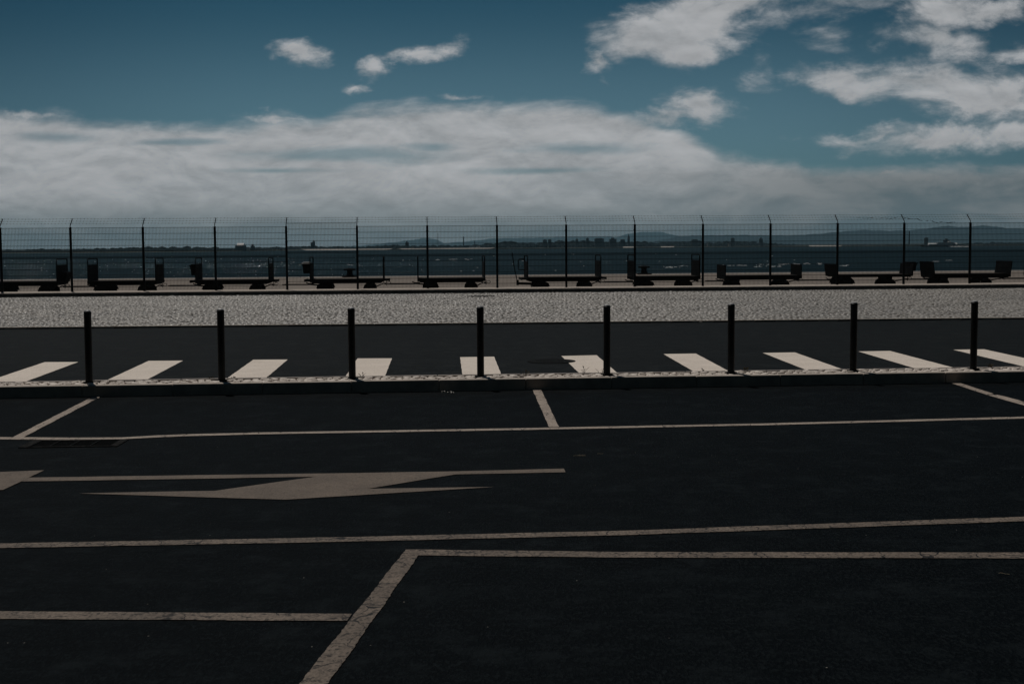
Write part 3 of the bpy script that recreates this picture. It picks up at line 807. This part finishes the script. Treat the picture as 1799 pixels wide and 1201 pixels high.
def cart(xl, xr, kind, label, box=None, bumper=False, draw='bar', dlen=1.0, skirt=True, lean=0.0, stripes=False, thick=.165, ht=None, xf=.19, xb=.80):
    sl, sr = cart_s(xl), cart_s(xr); L = sr - sl; Wd = 1.55 if kind == 'tall' else 1.42
    t = empty('baggage_cart', FP((sl + sr) / 2, CD + Wd / 2, G0), FTH)
    tag(t, label, 'baggage cart', 'baggage carts parked behind the fence')
    a, b = -L / 2, L / 2; y0, y1 = -Wd / 2, Wd / 2
    zt = .51; zb = zt - thick
    # deck: boarded floor in a channel frame with chamfered ends
    mb = MB(); ch = .13
    mb.prism([(a + ch, zb), (b - ch, zb), (b, zb + thick * .55), (b, zt - .02), (a, zt - .02), (a, zb + thick * .55)], y0, y0 + .06)
    mb.prism([(a + ch, zb), (b - ch, zb), (b, zb + thick * .55), (b, zt - .02), (a, zt - .02), (a, zb + thick * .55)], y1 - .06, y1)
    for q in range(6):
        x = a + ch + (L - 2 * ch) * q / 5; mb.box(x - .03, x + .03, y0 + .062, y1 - .062, zb + .01, zt - .025)
    mb.build('chassis', M['cartsteel'], t)
    mb = MB(); n = 9
    for q in range(n):
        u0 = y0 + Wd * q / n; mb.box(a, b, u0 + .003, u0 + Wd / n - .003, zt - .019, zt)
    mb.build('deck', M['cartwood'], t)
    # ends
    for sx, x in ((-1, a), (1, b)):
        if kind == 'tall':
            top = ht if ht else 1.325; r = .022; yy0, yy1 = y0 + .03, y1 - .03; c = .09
            mb = MB()
            xo = x - sx * .03
            mb.tube([(xo, yy0, zb + .04), (xo, yy0, top - c), (xo, yy0 + c * .3, top - c * .3), (xo, yy0 + c, top), (xo, yy1 - c, top), (xo, yy1 - c * .3, top - c * .3), (xo, yy1, top - c), (xo, yy1, zb + .04)], r, 8)
            fr = mb.build('end_frame', M['cartsteel'], t, 0, True)
            mb = MB()
            if stripes and sx < 0:
                nb = 9
                for q in range(nb):
                    u0 = yy0 + .05 + (yy1 - yy0 - .1) * q / nb; mb.box(xo - .01, xo + .01, u0, u0 + (yy1 - yy0 - .1) / nb - .05, zt - .05, 1.09)
                mb.box(xo - .014, xo + .014, yy0 + .02, yy1 - .02, 1.04, 1.115); mb.box(xo - .014, xo + .014, yy0 + .02, yy1 - .02, zt - .08, zt + .1)
            else:
                mb.box(xo - .012, xo + .012, yy0 + .015, yy1 - .015, zt - .10, 1.115)
            mb.build('panel', M['cartsteel'], fr)
        else:
            top = ht if ht else .92
            mb = MB(); xo = x - sx * .02
            mb.hexa([(xo - .02, y0 + .02, zb + .03), (xo + .02, y0 + .02, zb + .03), (xo + .02, y1 - .02, zb + .03), (xo - .02, y1 - .02, zb + .03),
                     (xo - .02 + sx * lean, y0 + .02, top), (xo + .02 + sx * lean, y0 + .02, top), (xo + .02 + sx * lean, y1 - .02, top), (xo - .02 + sx * lean, y1 - .02, top)])
            fr = mb.build('end_board', M['cartsteel'], t, .008)
        if bumper:
            mb = MB(); mb.box(x, x + sx * .17, y0 + .1, y1 - .1, zt - .085, zt - .02); mb.box(x + sx * .17, x + sx * .20, y0 + .05, y1 - .05, zt - .10, zt - .01); mb.build('bumper', M['cartsteel'], t)
    # running gear
    rad = .235 if kind == 'tall' else .22
    xa, xc = a + L * xf, a + L * xb
    for x in (xa, xc):
        for y in (y0 + .17, y1 - .17): wheel(t, x, y, rad, .13)
    mb = MB()
    if skirt:
        mb.prism([(xa - .30, .10), (xa + .33, .10), (xa + .25, .24), (xa + .17, zb - .002), (xa - .17, zb - .002), (xa - .24, .24)], y0 + .26, y1 - .26)
        mb.tube([(xa, y0 + .12, rad + UP), (xa, y1 - .12, rad + UP)], .035, 8)
    else:
        mb.prism([(xa - .16, .12), (xa + .18, .12), (xa + .22, zb - .002), (xa - .2, zb - .002)], y0 + .27, y1 - .27)
        mb.tube([(xa, y0 + .12, rad + UP), (xa, y1 - .12, rad + UP)], .035, 8)
    mb.build('turntable', M['cartsteel'], t)
    if skirt:
        for y in (y0 + .085, y1 - .255): mb = MB(); mb.prism([(xa - .29, .165), (xa - .24, .165), (xa - .18, .40 - .12), (xa + .18, .40 - .12), (xa + .27, .165), (xa + .34, .165), (xa + .28, .30), (xa + .16, zb - .002), (xa - .16, zb - .002), (xa - .24, .31)], y, y + .17).build('mudguard', M['cartsteel'], t)
    mb = MB(); mb.prism([(xc - .09, .20), (xc + .09, .20), (xc + .13, zb - .002), (xc - .13, zb - .002)], y0 + .27, y1 - .27)
    mb.tube([(xc, y0 + .12, rad + UP), (xc, y1 - .12, rad + UP)], .035, 8)
    mb.build('axle', M['cartsteel'], t)
    # tow gear
    mb = MB()
    if draw == 'bar':
        x1_ = xa - .25; x0_ = a - dlen
        mb.tube([(x1_, -.22, .27), (a - .05, -.03, .295), (x0_, 0, .30)], .026, 8); mb.tube([(x1_, .22, .27), (a - .05, .03, .295)], .022, 8)
        mb.box(a - .10, a + .10, -.05, .05, .30, .345); mb.tube([(a - .10, 0, .33), (a - .20, 0, .375)], .018, 6)
        mb.tube([(x0_ + .05 * math.cos(q * math.pi / 4) - .03, .05 * math.sin(q * math.pi / 4), .30) for q in range(9)], .014, 6)
    elif draw == 'up':
        mb.tube([(xa - .2, 0, .25), (a - .28, 0, .27)], .05, 8); mb.tube([(a - .30, 0, .20), (a - .30, 0, .40)], .05, 8)
        mb.tube([(a - .30, 0, .30), (a - .42, 0, .85), (a - .50, 0, 1.42)], .019, 8); mb.tube([(a - .50, -.15, 1.42), (a - .50, .15, 1.42)], .017, 6)
    if draw: mb.build('drawbar', M['cartsteel'], t)
    mb = MB()
    mb.tube([(xc + .22, 0, .19), (b - .06, 0, .315), (b + .06, 0, .32)], .02, 6); mb.box(b - .01, b + .10, -.04, .04, .27, .30); mb.tube([(b + .06, 0, .24), (b + .06, 0, .42)], .014, 6)
    pts = [(b + .16 + .07 * math.cos(q * math.pi / 4), 0, .335 + .05 * math.sin(q * math.pi / 4)) for q in range(9)]
    mb.tube(pts, .010, 5)
    mb.build('coupling', M['cartsteel'], t)
    if box:
        side, kind_b, zlo, zhi, wx = box
        x = a if side < 0 else b
        if kind_b == 'open':
            mb = MB(); x0_ = x + side * .01; x1_ = x + side * wx
            mb.tube([(x0_, 0, zhi), (x1_ - side * .03, 0, zhi - .01), (x1_, 0, zhi - .05), (x1_, 0, zlo + .04), (x1_ - side * .03, 0, zlo), (x0_, 0, zlo)], .02, 8)
            mb.build('side_loop', M['cartsteel'], t)
        else:
            mb = MB(); lo, hi = sorted((x + side * .005, x + side * wx)); mid_ = (lo + hi) / 2
            tp_ = .04 * side
            mb.hexa([(lo + (.05 if side < 0 else 0), -.3, zlo), (hi - (.05 if side > 0 else 0), -.3, zlo), (hi - (.05 if side > 0 else 0), .3, zlo), (lo + (.05 if side < 0 else 0), .3, zlo), (lo, -.34, zhi - .08), (hi, -.34, zhi - .08), (hi, .34, zhi - .08), (lo, .34, zhi - .08)])
            bx_ = mb.build('tool_box', M['cartsteel'], t, .01)
            mb = MB(); mb.box(lo - (.03 if side < 0 else -.01), hi + (.03 if side > 0 else -.01), -.36, .36, zhi - .078, zhi - .04); mb.box(lo + .02, hi - .02, -.30, .30, zhi - .039, zhi)
            mb.build('lid', M['captop'] if kind_b == 'shiny' else M['cartsteel'], bx_, .006)
    return t
cart(-28, 101, 'tall', 'baggage cart cut by the left picture edge, small box on its right end', box=(1, 'box', .48, .85, .22), dlen=.8)
cart(153, 275, 'tall', 'tall-ended baggage cart standing wholly between the first posts at left, no box or bumpers', dlen=1.0)
cart(342, 474, 'tall', 'tall-ended baggage cart with bumpers and a dark box hung on its left end', box=(-1, 'box', .68, 1.10, .24), bumper=True, dlen=1.05)
cart(543.5, 675, 'tall', 'baggage cart with shiny-topped box on its left end, under the raised fence panel', box=(-1, 'shiny', .72, 1.15, .30), bumper=True, dlen=1.0)
cart(733, 853, 'tall', 'tall-ended baggage cart seen square-on, its end frames thin as posts', dlen=1.05)
cart(926, 1057, 'tall', 'baggage cart with its towing handle raised and an open loop at the left', box=(-1, 'open', .79, 1.20, .27), bumper=True, draw='up', skirt=True)
cart(1113, 1231, 'tall', 'tall-ended baggage cart with slatted left end, a mooring bollard behind it', dlen=1.0, stripes=True)
cart(1274, 1409, 'low', 'leftmost low flat cart with short upright end boards', dlen=.55, skirt=False, xf=.14, xb=.78)
cart(1470, 1604, 'low', 'low flat cart with thin deck and a box between it and its right neighbour', box=(1, 'box', .62, .98, .30), dlen=1.3, skirt=True, lean=.06, thick=.10, xf=.14, xb=.72)
cart(1642, 1776, 'low', 'low flat cart with outward leaning boards nearest the right edge', dlen=.7, skirt=False, lean=.07, ht=.99, xf=.14, xb=.70)
cart(1830, 1962, 'tall', 'baggage cart almost wholly cut off by the right picture edge', dlen=1.0)

# mooring bollards on the quay edge
def mooring(px, py, lb):
    t = empty('mooring_bollard', P(px, py, Zq + .02), FTH); tag(t, lb, 'mooring bollard', 'mooring bollards on the quay edge')
    mb = MB(); mb.box(-.42, .42, -.35, .35, 0, .06); mb.build('base_plate', M['iron'], t, .015)
    mb = MB(); mb.lathe([(.24, .058), (.20, .12), (.165, .25), (.165, .36), (.21, .42), (.24, .455), (.20, .50), (.10, .53)], 24); mb.build('barrel', M['iron'], t, 0, True)
    mb = MB(); mb.tube([(-.36, 0, .43), (-.30, 0, .435), (0, 0, .44), (.30, 0, .435), (.36, 0, .43)], [.03, .055, .06, .055, .03], 10); mb.build('horn', M['iron'], t, 0, True)
mooring(614.5, 486.3, 'T-headed iron mooring bollard behind the cart with the shiny box')
mooring(1131.5, 481.6, 'T-headed iron mooring bollard behind the slatted-end cart')

# ------------------------------------------------------------------ far shore
shore = [(-500, 446), (0, 445), (200, 444), (380, 442), (530, 439.8), (680, 439), (900, 436.7), (1200, 434.3), (1400, 433), (1700, 431.8), (2300, 429.5)]
def lerp_tab(tab, x):
    for (xa, ya), (xb, yb) in zip(tab[:-1], tab[1:]):
        if xa <= x <= xb: return ya + (yb - ya) * (x - xa) / (xb - xa)
    return tab[0][1] if x < tab[0][0] else tab[-1][1]
def shoreP(px): return P(px, lerp_tab(shore, px), Zw)
mb = MB(); xs = list(range(-500, 2301, 20))
for x in xs:
    p = shoreP(x + random.uniform(-4, 4)); dirn = Vector((p.x, p.y, 0)).normalized()
    for dd, z in ((0, Zw - .3), (12, Zw + .8), (60, Zw + 1.6), (600, Zw + 2.2)):
        q = p + dirn * dd; mb.v.append((q.x, q.y, z))
    q = dirn * 16000; mb.v.append((q.x, q.y, Zw + 2.4))
for i in range(len(xs) - 1):
    for j in range(4): mb.f.append((i * 5 + j, (i + 1) * 5 + j, (i + 1) * 5 + j + 1, i * 5 + j + 1))
o = mb.build('far_shore', M['shore']); struct(o, 'low flat land on the far side of the river', 'shore')
def strip(name, x0, x1, dy, m, lb, wid=9):
    mb = MB(); xs_ = np.linspace(x0, x1, 18)
    for i, x in enumerate(xs_):
        p = shoreP(x); dn = Vector((p.x, p.y, 0)).normalized(); w = wid * (1 - abs(i / 8.5 - 1) ** 4)
        for dd in (-w, 8): q = p + dn * dd; mb.v.append((q.x, q.y, Zw + .12 if dd < 0 else Zw + 1.9))
    for i in range(17): mb.f.append((2 * i, 2 * i + 2, 2 * i + 3, 2 * i + 1))
    struct(mb.build(name, m), lb, 'beach')
strip('beach', 528, 690, 0, M['sand'], 'thin pale beach below the town tower at left', 60)
strip('beach', 700, 870, 0, M['sand'], 'thin pale beach below the two chimneys', 25)
strip('beach', 1094, 1118, 0, M['sand'], 'bright short beach under the church spire', 60)
strip('beach', 1160, 1185, 0, M['sand'], 'short beach right of the church spire', 30)
strip('beach', 1420, 1480, 0, M['sand'], 'faint beach at the foot of the right hills', 25)

sky = [(-200, 439), (0, 439), (40, 438.5), (70, 437.3), (120, 438), (180, 436.5), (215, 435), (262, 434.2), (270, 433), (310, 432.6), (380, 434.2), (400, 435.8), (500, 433.5), (520, 432), (560, 432), (600, 433), (640, 431.6), (670, 430.6),
       (700, 431), (740, 431), (830, 430), (880, 426), (890, 424.7), (950, 424.5), (1000, 423.4), (1050, 423.5), (1200, 424), (1240, 424), (1300, 423.8), (1330, 424.5), (1360, 427), (1400, 429), (1450, 430), (1520, 429.5), (1600, 430), (1680, 428.5),
       (1720, 426.5), (1799, 424.5), (2100, 423)]
# woods along the far bank: one mass of small crowns
ico_v = []; ico_f = []
g_ = (1 + 5 ** .5) / 2
for a in (-1, 1):
    for b in (-g_, g_):
        ico_v += [(0, a, b), (a, b, 0), (b, 0, a)]
ico_v = [Vector(v).normalized() for v in ico_v]
def hull_faces():
    fs = []
    n = len(ico_v); el = min((ico_v[0] - ico_v[j]).length for j in range(1, n)) * 1.05
    for i in range(n):
        for j in range(i + 1, n):
            for k in range(j + 1, n):
                if (ico_v[i] - ico_v[j]).length < el and (ico_v[j] - ico_v[k]).length < el and (ico_v[i] - ico_v[k]).length < el:
                    nn = (ico_v[j] - ico_v[i]).cross(ico_v[k] - ico_v[i])
                    fs.append((i, j, k) if nn.dot(ico_v[i]) > 0 else (i, k, j))
    return fs
ico_f = hull_faces()
mb = MB(); rr = random.Random(21)
x = -200.0
while x < 2050:
    yt = lerp_tab(sky, x); p = shoreP(x); D0 = p.y
    for layer in range(3):
        D = D0 * (1.015 + .03 * layer) + rr.uniform(0, 40)
        f = (.55, .8, 1.0)[layer] * rr.choice((rr.uniform(.55, .9), rr.uniform(.85, 1.1), rr.uniform(.9, 1.3)))
        ytop = lerp_tab(shore, x) + (yt - lerp_tab(shore, x)) * f
        q = PD(x, ytop, D); zb_ = Zw + 1.2; H = max(2.0, q.z - zb_)
        wd = max(4.5, H * rr.uniform(.55, 1.1))
        i = len(mb.v)
        for v in ico_v:
            mb.v.append((q.x + v.x * wd * rr.uniform(.8, 1.2), q.y + v.y * wd, zb_ + H * (.42 + .58 * v.z * rr.uniform(.85, 1.0))))
        mb.f += [tuple(i + a for a in t) for t in ico_f]
    x += rr.uniform(2.2, 4.2)
o = mb.build('far_woodland', M['wood']); tag(o, 'dark line of trees along the far shore', 'woodland', kind='stuff')

def far_building(px0, px1, ytop, ybase, label, m='bwall', roof='flat', dist=None, roofm='broof', name='far_building', cat='building', group='buildings on the far shore'):
    pxm = (px0 + px1) / 2; p = shoreP(pxm); D = (dist or p.y * 1.012)
    a, b = PD(px0, ytop, D), PD(px1, ytop, D); w = b.x - a.x; h = a.z - (Zw + .8)
    t = empty(name, ((a.x + b.x) / 2, D, Zw + .8)); tag(t, label, cat, group)
    dp = max(w * .8, 7)
    mb = MB(); hw = h * (.8 if roof == 'gable' else 1.0)
    mb.box(-w / 2, w / 2, 0, dp, 0, hw); mb.box(-w / 2 - .15, w / 2 + .15, -.15, dp + .15, hw * .48, hw * .50)
    wl = mb.build('wall', M[m], t)
    mb = MB()
    if roofm == 'bwhite':
        mb.prism([(-.5, hw + .01), (dp + .5, hw + .01), (dp * .75, hw + 2.6), (dp * .45, hw + 3.0)], -w * .32, w * .36, 'x')
    elif roof == 'gable':
        mb.prism([(-w / 2 - .4, hw + .01), (w / 2 + .4, hw + .01), (0, h)], -.4, dp + .4)
    elif roof == 'step':
        mb.box(-w / 2 - .3, w / 2 + .3, -.3, dp + .3, hw + .01, hw + .5); mb.box(-w * .25, w * .2, dp * .2, dp * .8, hw + .51, hw + 2.6)
    elif roof == 'spire':
        mb.prism([(-w / 2 - .2, hw + .01), (w / 2 + .2, hw + .01), (.15, hw + 9), (-.15, hw + 9)], dp * .3, dp * .3 + w)
    else:
        mb.box(-w / 2 - .3, w / 2 + .3, -.3, dp + .3, hw + .01, hw + .8); mb.box(-w * .35, w * .35, dp * .1, dp * .7, hw + .81, hw + 1.7)
    mb.build('roof', M[roofm], t)
    return t
def chimney(px, ytop, wpx, label, dist=None):
    p = shoreP(px); D = dist or p.y * 1.06
    q = PD(px, ytop, D); r = max(.5, wpx / 2 / FPX * D); h = q.z - Zw - .8
    t = empty('chimney', (q.x, D, Zw + .8)); tag(t, label, 'chimney', 'chimneys on the far shore')
    mb = MB(); mb.lathe([(r * 1.25, 0), (r, h * .5), (r * .9, h)], 14); mb.build('shaft', M['bwall'], t)
    mb = MB(); mb.lathe([(r * .95, h + .01), (r * 1.1, h + .4), (r * 1.1, h + 1.0), (r * .8, h + 1.1)], 14); mb.build('rim', M['bwall'], t)
far_building(413, 430, 431, 437, 'broad dark block with a bright white roof on the far shore', roof='flat', roofm='bwhite')
far_building(545.5, 549, 427.5, 437, 'lower half of a twin tower block standing above the left trees', roof='flat')
far_building(549, 552.6, 425, 437, 'tallest slim tower block above the left trees, pointed roof', roof='step')
far_building(440, 446, 432.5, 438, 'small grey block right of the white-roofed block', roof='step')
far_building(432, 437.5, 434, 438.5, 'pale gabled shed between two dark blocks at left', 'bpale', 'gable')
far_building(712, 717.5, 426.5, 434, 'square tower block left of the tall thin chimney', roof='step')
chimney(769.2, 410.5, 1.0, 'tallest very thin chimney on the far shore')
chimney(814.4, 417, 1.9, 'stout chimney right of the tallest thin one')
chimney(834, 424.5, 1.2, 'short chimney above the white boat')
chimney(1597.5, 407, 2.2, 'chimney at right seen just beside a fence post')
far_building(954, 961, 422.3, 436, 'left one of two dark blocks on the mid shore', roof='flat')
far_building(963, 968.5, 422, 436, 'right one of two dark blocks on the mid shore', roof='flat')
far_building(1011.5, 1016, 421.5, 435, 'small water-tower-like block left of the apartment blocks', roof='step')
far_building(1030, 1034.5, 419.5, 435, 'narrow apartment tower with a gap on both sides', roof='flat')
far_building(1045, 1061, 420, 435, 'long apartment block left of the church spire', roof='flat')
far_building(1071, 1083, 420.2, 435, 'second long apartment block left of the church spire', roof='step')
far_building(1090.5, 1098, 422, 435, 'lower block directly left of the church spire', roof='flat')
far_building(1103, 1106.6, 419.5, 435, 'church tower with a sharp spire before the rounded hill', roof='spire', name='church_tower', cat='church')
far_building(1216, 1226, 422, 434, 'wide low block below the left end of the blue ridge', roof='flat')
far_building(1285, 1290.7, 419.5, 434, 'square tower rising over the trees in the middle of the ridge', roof='flat')
far_building(1335, 1340, 419.8, 434, 'tower with a stepped roof at the end of the tree line', roof='step')
far_building(1626, 1631, 419, 432, 'grey silo tower left of the ferry', roof='flat')
far_building(1660, 1668, 422, 432, 'dark warehouse rising behind the ferry', roof='step')
far_building(890, 896, 432, 436.5, 'pale house at the water below the mid-shore wood', 'bpale', 'gable')
far_building(960, 964, 431.5, 436, 'small pale house under the two dark blocks', 'bpale', 'gable')
far_building(1050, 1057, 428, 435, 'pale house in front of the long apartment block', 'bpale', 'gable')
far_building(1243, 1248, 427, 434, 'pale house right of the wide low block', 'bpale', 'gable')
far_building(1280, 1284, 427, 434, 'pale house left of the square tower', 'bpale', 'gable')
far_building(335, 341, 440, 443, 'pale low house on the left shore', 'bpale', 'gable')
far_building(722, 727, 433.5, 438, 'pale low house right of the square tower block', 'bpale', 'gable')
far_building(986, 990, 431, 436, 'pale house at the right end of the mid-shore wood', 'bpale', 'gable')

# hills
def ridge(pts, D, label):
    mb = MB(); n = len(pts)
    dense = []
    for x in np.arange(pts[0][0], pts[-1][0] + 1, 6): dense.append((x, lerp_tab(pts, x) + .35 * math.sin(x * .21) + .25 * math.sin(x * .53 + 1)))
    for (x, y) in dense:
        q = PD(x, y, D); h = q.z - Zw
        for dd, f in ((-900, 0), (-600, .35), (-280, .72), (-90, .94), (0, 1), (250, .8), (900, 0)):
            k_ = (D + dd) / D
            mb.v.append((q.x * k_, D + dd, Zw + 2.2 + (h - 2.2) * f + (0 if f in (0, 1) else 3 * math.sin(x * .31 + dd))))
    for i in range(len(dense) - 1):
        for j in range(6): mb.f.append((i * 7 + j, (i + 1) * 7 + j, (i + 1) * 7 + j + 1, i * 7 + j + 1))
    o = mb.build('hills', M['hill'], None, 0, True); struct(o, label, 'hills')
ridge([(1040, 429), (1062, 423), (1080, 417.5), (1100, 411.5), (1120, 408), (1150, 407), (1165, 408), (1180, 412), (1195, 415.5), (1215, 419), (1260, 428)], 16300, 'rounded pale hill behind the church spire')
ridge([(1150, 424), (1190, 415.5), (1200, 414.2), (1230, 413.6), (1300, 412.7), (1350, 413.5), (1400, 413), (1440, 410.5), (1475, 407), (1500, 405), (1520, 404.2), (1560, 405.5), (1600, 404.3), (1630, 401.5), (1650, 398), (1665, 396.8), (1680, 398.3), (1700, 399),
       (1715, 396.8), (1730, 396.2), (1750, 398), (1770, 401), (1799, 402), (1850, 399), (1950, 396), (2300, 394)], 8600, 'long blue ridge rising towards the right edge')
ridge([(600, 434), (650, 430), (700, 424.5), (730, 420.5), (750, 418.3), (765, 420), (780, 427), (820, 424), (870, 418.6), (950, 417.4), (1000, 416.5), (1060, 415.6), (1150, 419), (1250, 424)], 14200, 'faint low ridge behind the two chimneys')

# boats
def ferry():
    a, b = P(1635, 434, Zw), P(1666, 433.4, Zw); D = (a.y + b.y) / 2; L = b.x - a.x
    t = empty('ferry', ((a.x + b.x) / 2, D, Zw), 0); tag(t, 'small ferry with white cabin under way before the right hills', 'ferry')
    mb = MB(); h = 1.7; prof = [(-L / 2, h * 1.1), (-L * .44, 0), (L * .46, 0), (L / 2, h * .8)]
    i = len(mb.v)
    for w in (-3.0, 3.0):
        for (x, z) in prof: mb.v.append((x, w * (.25 if x < -L * .4 else 1), z))
    mb.f = [(0, 1, 2, 3), (7, 6, 5, 4), (0, 4, 5, 1), (1, 5, 6, 2), (2, 6, 7, 3), (3, 7, 4, 0)]
    mb.build('hull', M['hull'], t)
    mb = MB(); mb.box(-L * .28, L * .40, -2.6, 2.6, h * .92, h + 1.9); mb.box(-L * .05, L * .32, -2.3, 2.3, h + 1.95, h + 3.6); mb.build('cabin', M['bwhite'], t)
    mb = MB(); mb.box(-L * .24, L * .37, -2.68, -2.603, h + .5, h + 1.3); mb.build('window_band', M['glass'], t)
    mb = MB(); mb.prism([(-2.8, h + 1.91), (-.5, h + 3.0), (-.5, h + 1.91)], -L * .30, L * .42, 'x'); mb.build('sun_slope_roof', M['bwhite'], t)  # roof strip added, its slope shaped to catch sun on the viewer's side
    mb = MB(); mb.box(-L * .1, L * .36, -2.5, 2.5, h + 3.62, h + 3.85); mb.tube([(0, 0, h + 3.8), (0, 0, h + 7)], .12, 6); mb.box(L * .2, L * .27, -.6, .6, h + 3.9, h + 5.4); mb.build('upper_deck', M['bwhite'], t)
    mb = MB(); rr = random.Random(2)
    xs_ = np.linspace(1667, 1702, 40)
    for x in xs_:
        c = P(x, 433.6, Zw); w = rr.uniform(1.5, 4); hh = rr.uniform(.35, 1.25)
        mb.v += [(c.x, c.y - w, Zw + .03), (c.x, c.y, Zw + hh), (c.x, c.y + w, Zw + .03)]
    for i in range(39):
        if rr.random() > .10: mb.f += [(3 * i, 3 * i + 3, 3 * i + 4, 3 * i + 1), (3 * i + 1, 3 * i + 4, 3 * i + 5, 3 * i + 2)]
    tag(mb.build('wake', M['foam']), 'white foaming wake trailing right behind the ferry', 'wake', kind='stuff')
ferry()
def barge():
    a, b = P(823, 437.4, Zw), P(846, 437.2, Zw); D = min(a.y, b.y); a = PD(823, 437, D); b = PD(846, 437, D); L = b.x - a.x
    t = empty('moored_boat', ((a.x + b.x) / 2, D - 6, Zw)); tag(t, 'long white boat moored at the far shore below the short chimney', 'boat')
    mb = MB(); mb.prism([(-L / 2, 1.6), (-L * .46, -.1), (L * .47, -.1), (L / 2, 1.4)], -3, 3); mb.build('hull', M['hull'], t)
    mb = MB(); mb.box(-L * .42, -.5, -2.5, 2.5, 1.5, 4.6); mb.box(.8, L * .4, -2.5, 2.5, 1.45, 4.2); mb.build('cabin', M['bwhite'], t)
barge()

# sun glints on the river built as small white crests, plus foam streaks
def crests():
    mb = MB(); rr = random.Random(9)
    def cap(px, py, w, h):
        c = P(px, py, Zw)
        n = 5
        i = len(mb.v)
        for q in range(n + 1):
            t = q / n; e = 1 - abs(2 * t - 1) ** 2
            x = c.x + w * (t - .5); d = .25 * math.sin(t * 5 + px)
            mb.v += [(x, c.y + d - .12 - .35 * e * h / .2 * .5, Zw - .02), (x, c.y + d, Zw + h * (.15 + .85 * e)), (x, c.y + d + .3, Zw - .02)]
        for q in range(n):
            for j in (0, 1): mb.f.append((i + 3 * q + j, i + 3 * q + 3 + j, i + 3 * q + 4 + j, i + 3 * q + 1 + j))
    for _ in range(170):
        px = rr.triangular(30, 840, 380); py = rr.uniform(453, 484) - (px - 400) * .0067
        D = P(px, py, Zw).y; cap(px, py, rr.uniform(.6, 1.5) / FPX * D, rr.uniform(.35, 1.0) / FPX * D)
    for _ in range(60):
        px = rr.uniform(0, 1400); py = rr.uniform(448, 480) - (px - 600) * .0067
        D = P(px, py, Zw).y; cap(px, py, rr.uniform(1, 4) / FPX * D, rr.uniform(.3, .7) / FPX * D)
    for (x0, x1, y, n, a) in ((1270, 1312, 466.5, 12, .9), (1322, 1372, 468.5, 16, 1.1), (1328, 1352, 464.8, 6, .7), (1366, 1402, 464, 12, .9), (1412, 1443, 463.4, 10, 1.0), (1476, 1490, 466.5, 6, .8), (1164, 1188, 469.5, 9, 1.0), (1195, 1212, 467, 5, .6),
                           (785, 800, 456, 6, .7), (765, 776, 456.5, 4, .5), (817, 828, 455.5, 4, .5), (1640, 1648, 459, 4, .6), (1660, 1672, 457.5, 4, .4), (600, 640, 465, 8, .4),  (1100, 1112, 458, 3, .4)):
        for _ in range(n):
            px = rr.uniform(x0, x1); py = y + rr.gauss(0, .5); D = P(px, py, Zw).y
            cap(px, py, rr.uniform(2, 8) / FPX * D, .75 * a * rr.uniform(.4, 1.1) / FPX * D)
    tag(mb.build('glint_crests', M['foam']), 'sun glints shaped as tiny white crests, and foam streaks on the river', 'foam', kind='stuff')
crests()

# ------------------------------------------------------------------ air
hm = bpy.data.materials.new('river_haze'); hm.use_nodes = True
ht_ = hm.node_tree; ht_.nodes.clear()
ho = ht_.nodes.new('ShaderNodeOutputMaterial'); pv_ = ht_.nodes.new('ShaderNodeVolumePrincipled')
HAZE_D = 6.0e-5
pv_.inputs['Color'].default_value = (.45, .80, 1.0, 1); pv_.inputs['Density'].default_value = HAZE_D; pv_.inputs['Anisotropy'].default_value = 0.0
ht_.links.new(pv_.outputs[0], ho.inputs['Volume'])
mb = MB(); mb.box(-9500, 9500, -300, 19000, -6.0, 205)
o = mb.build('haze', hm); tag(o, 'thin blue haze over the river and the far shore', 'haze', kind='stuff')
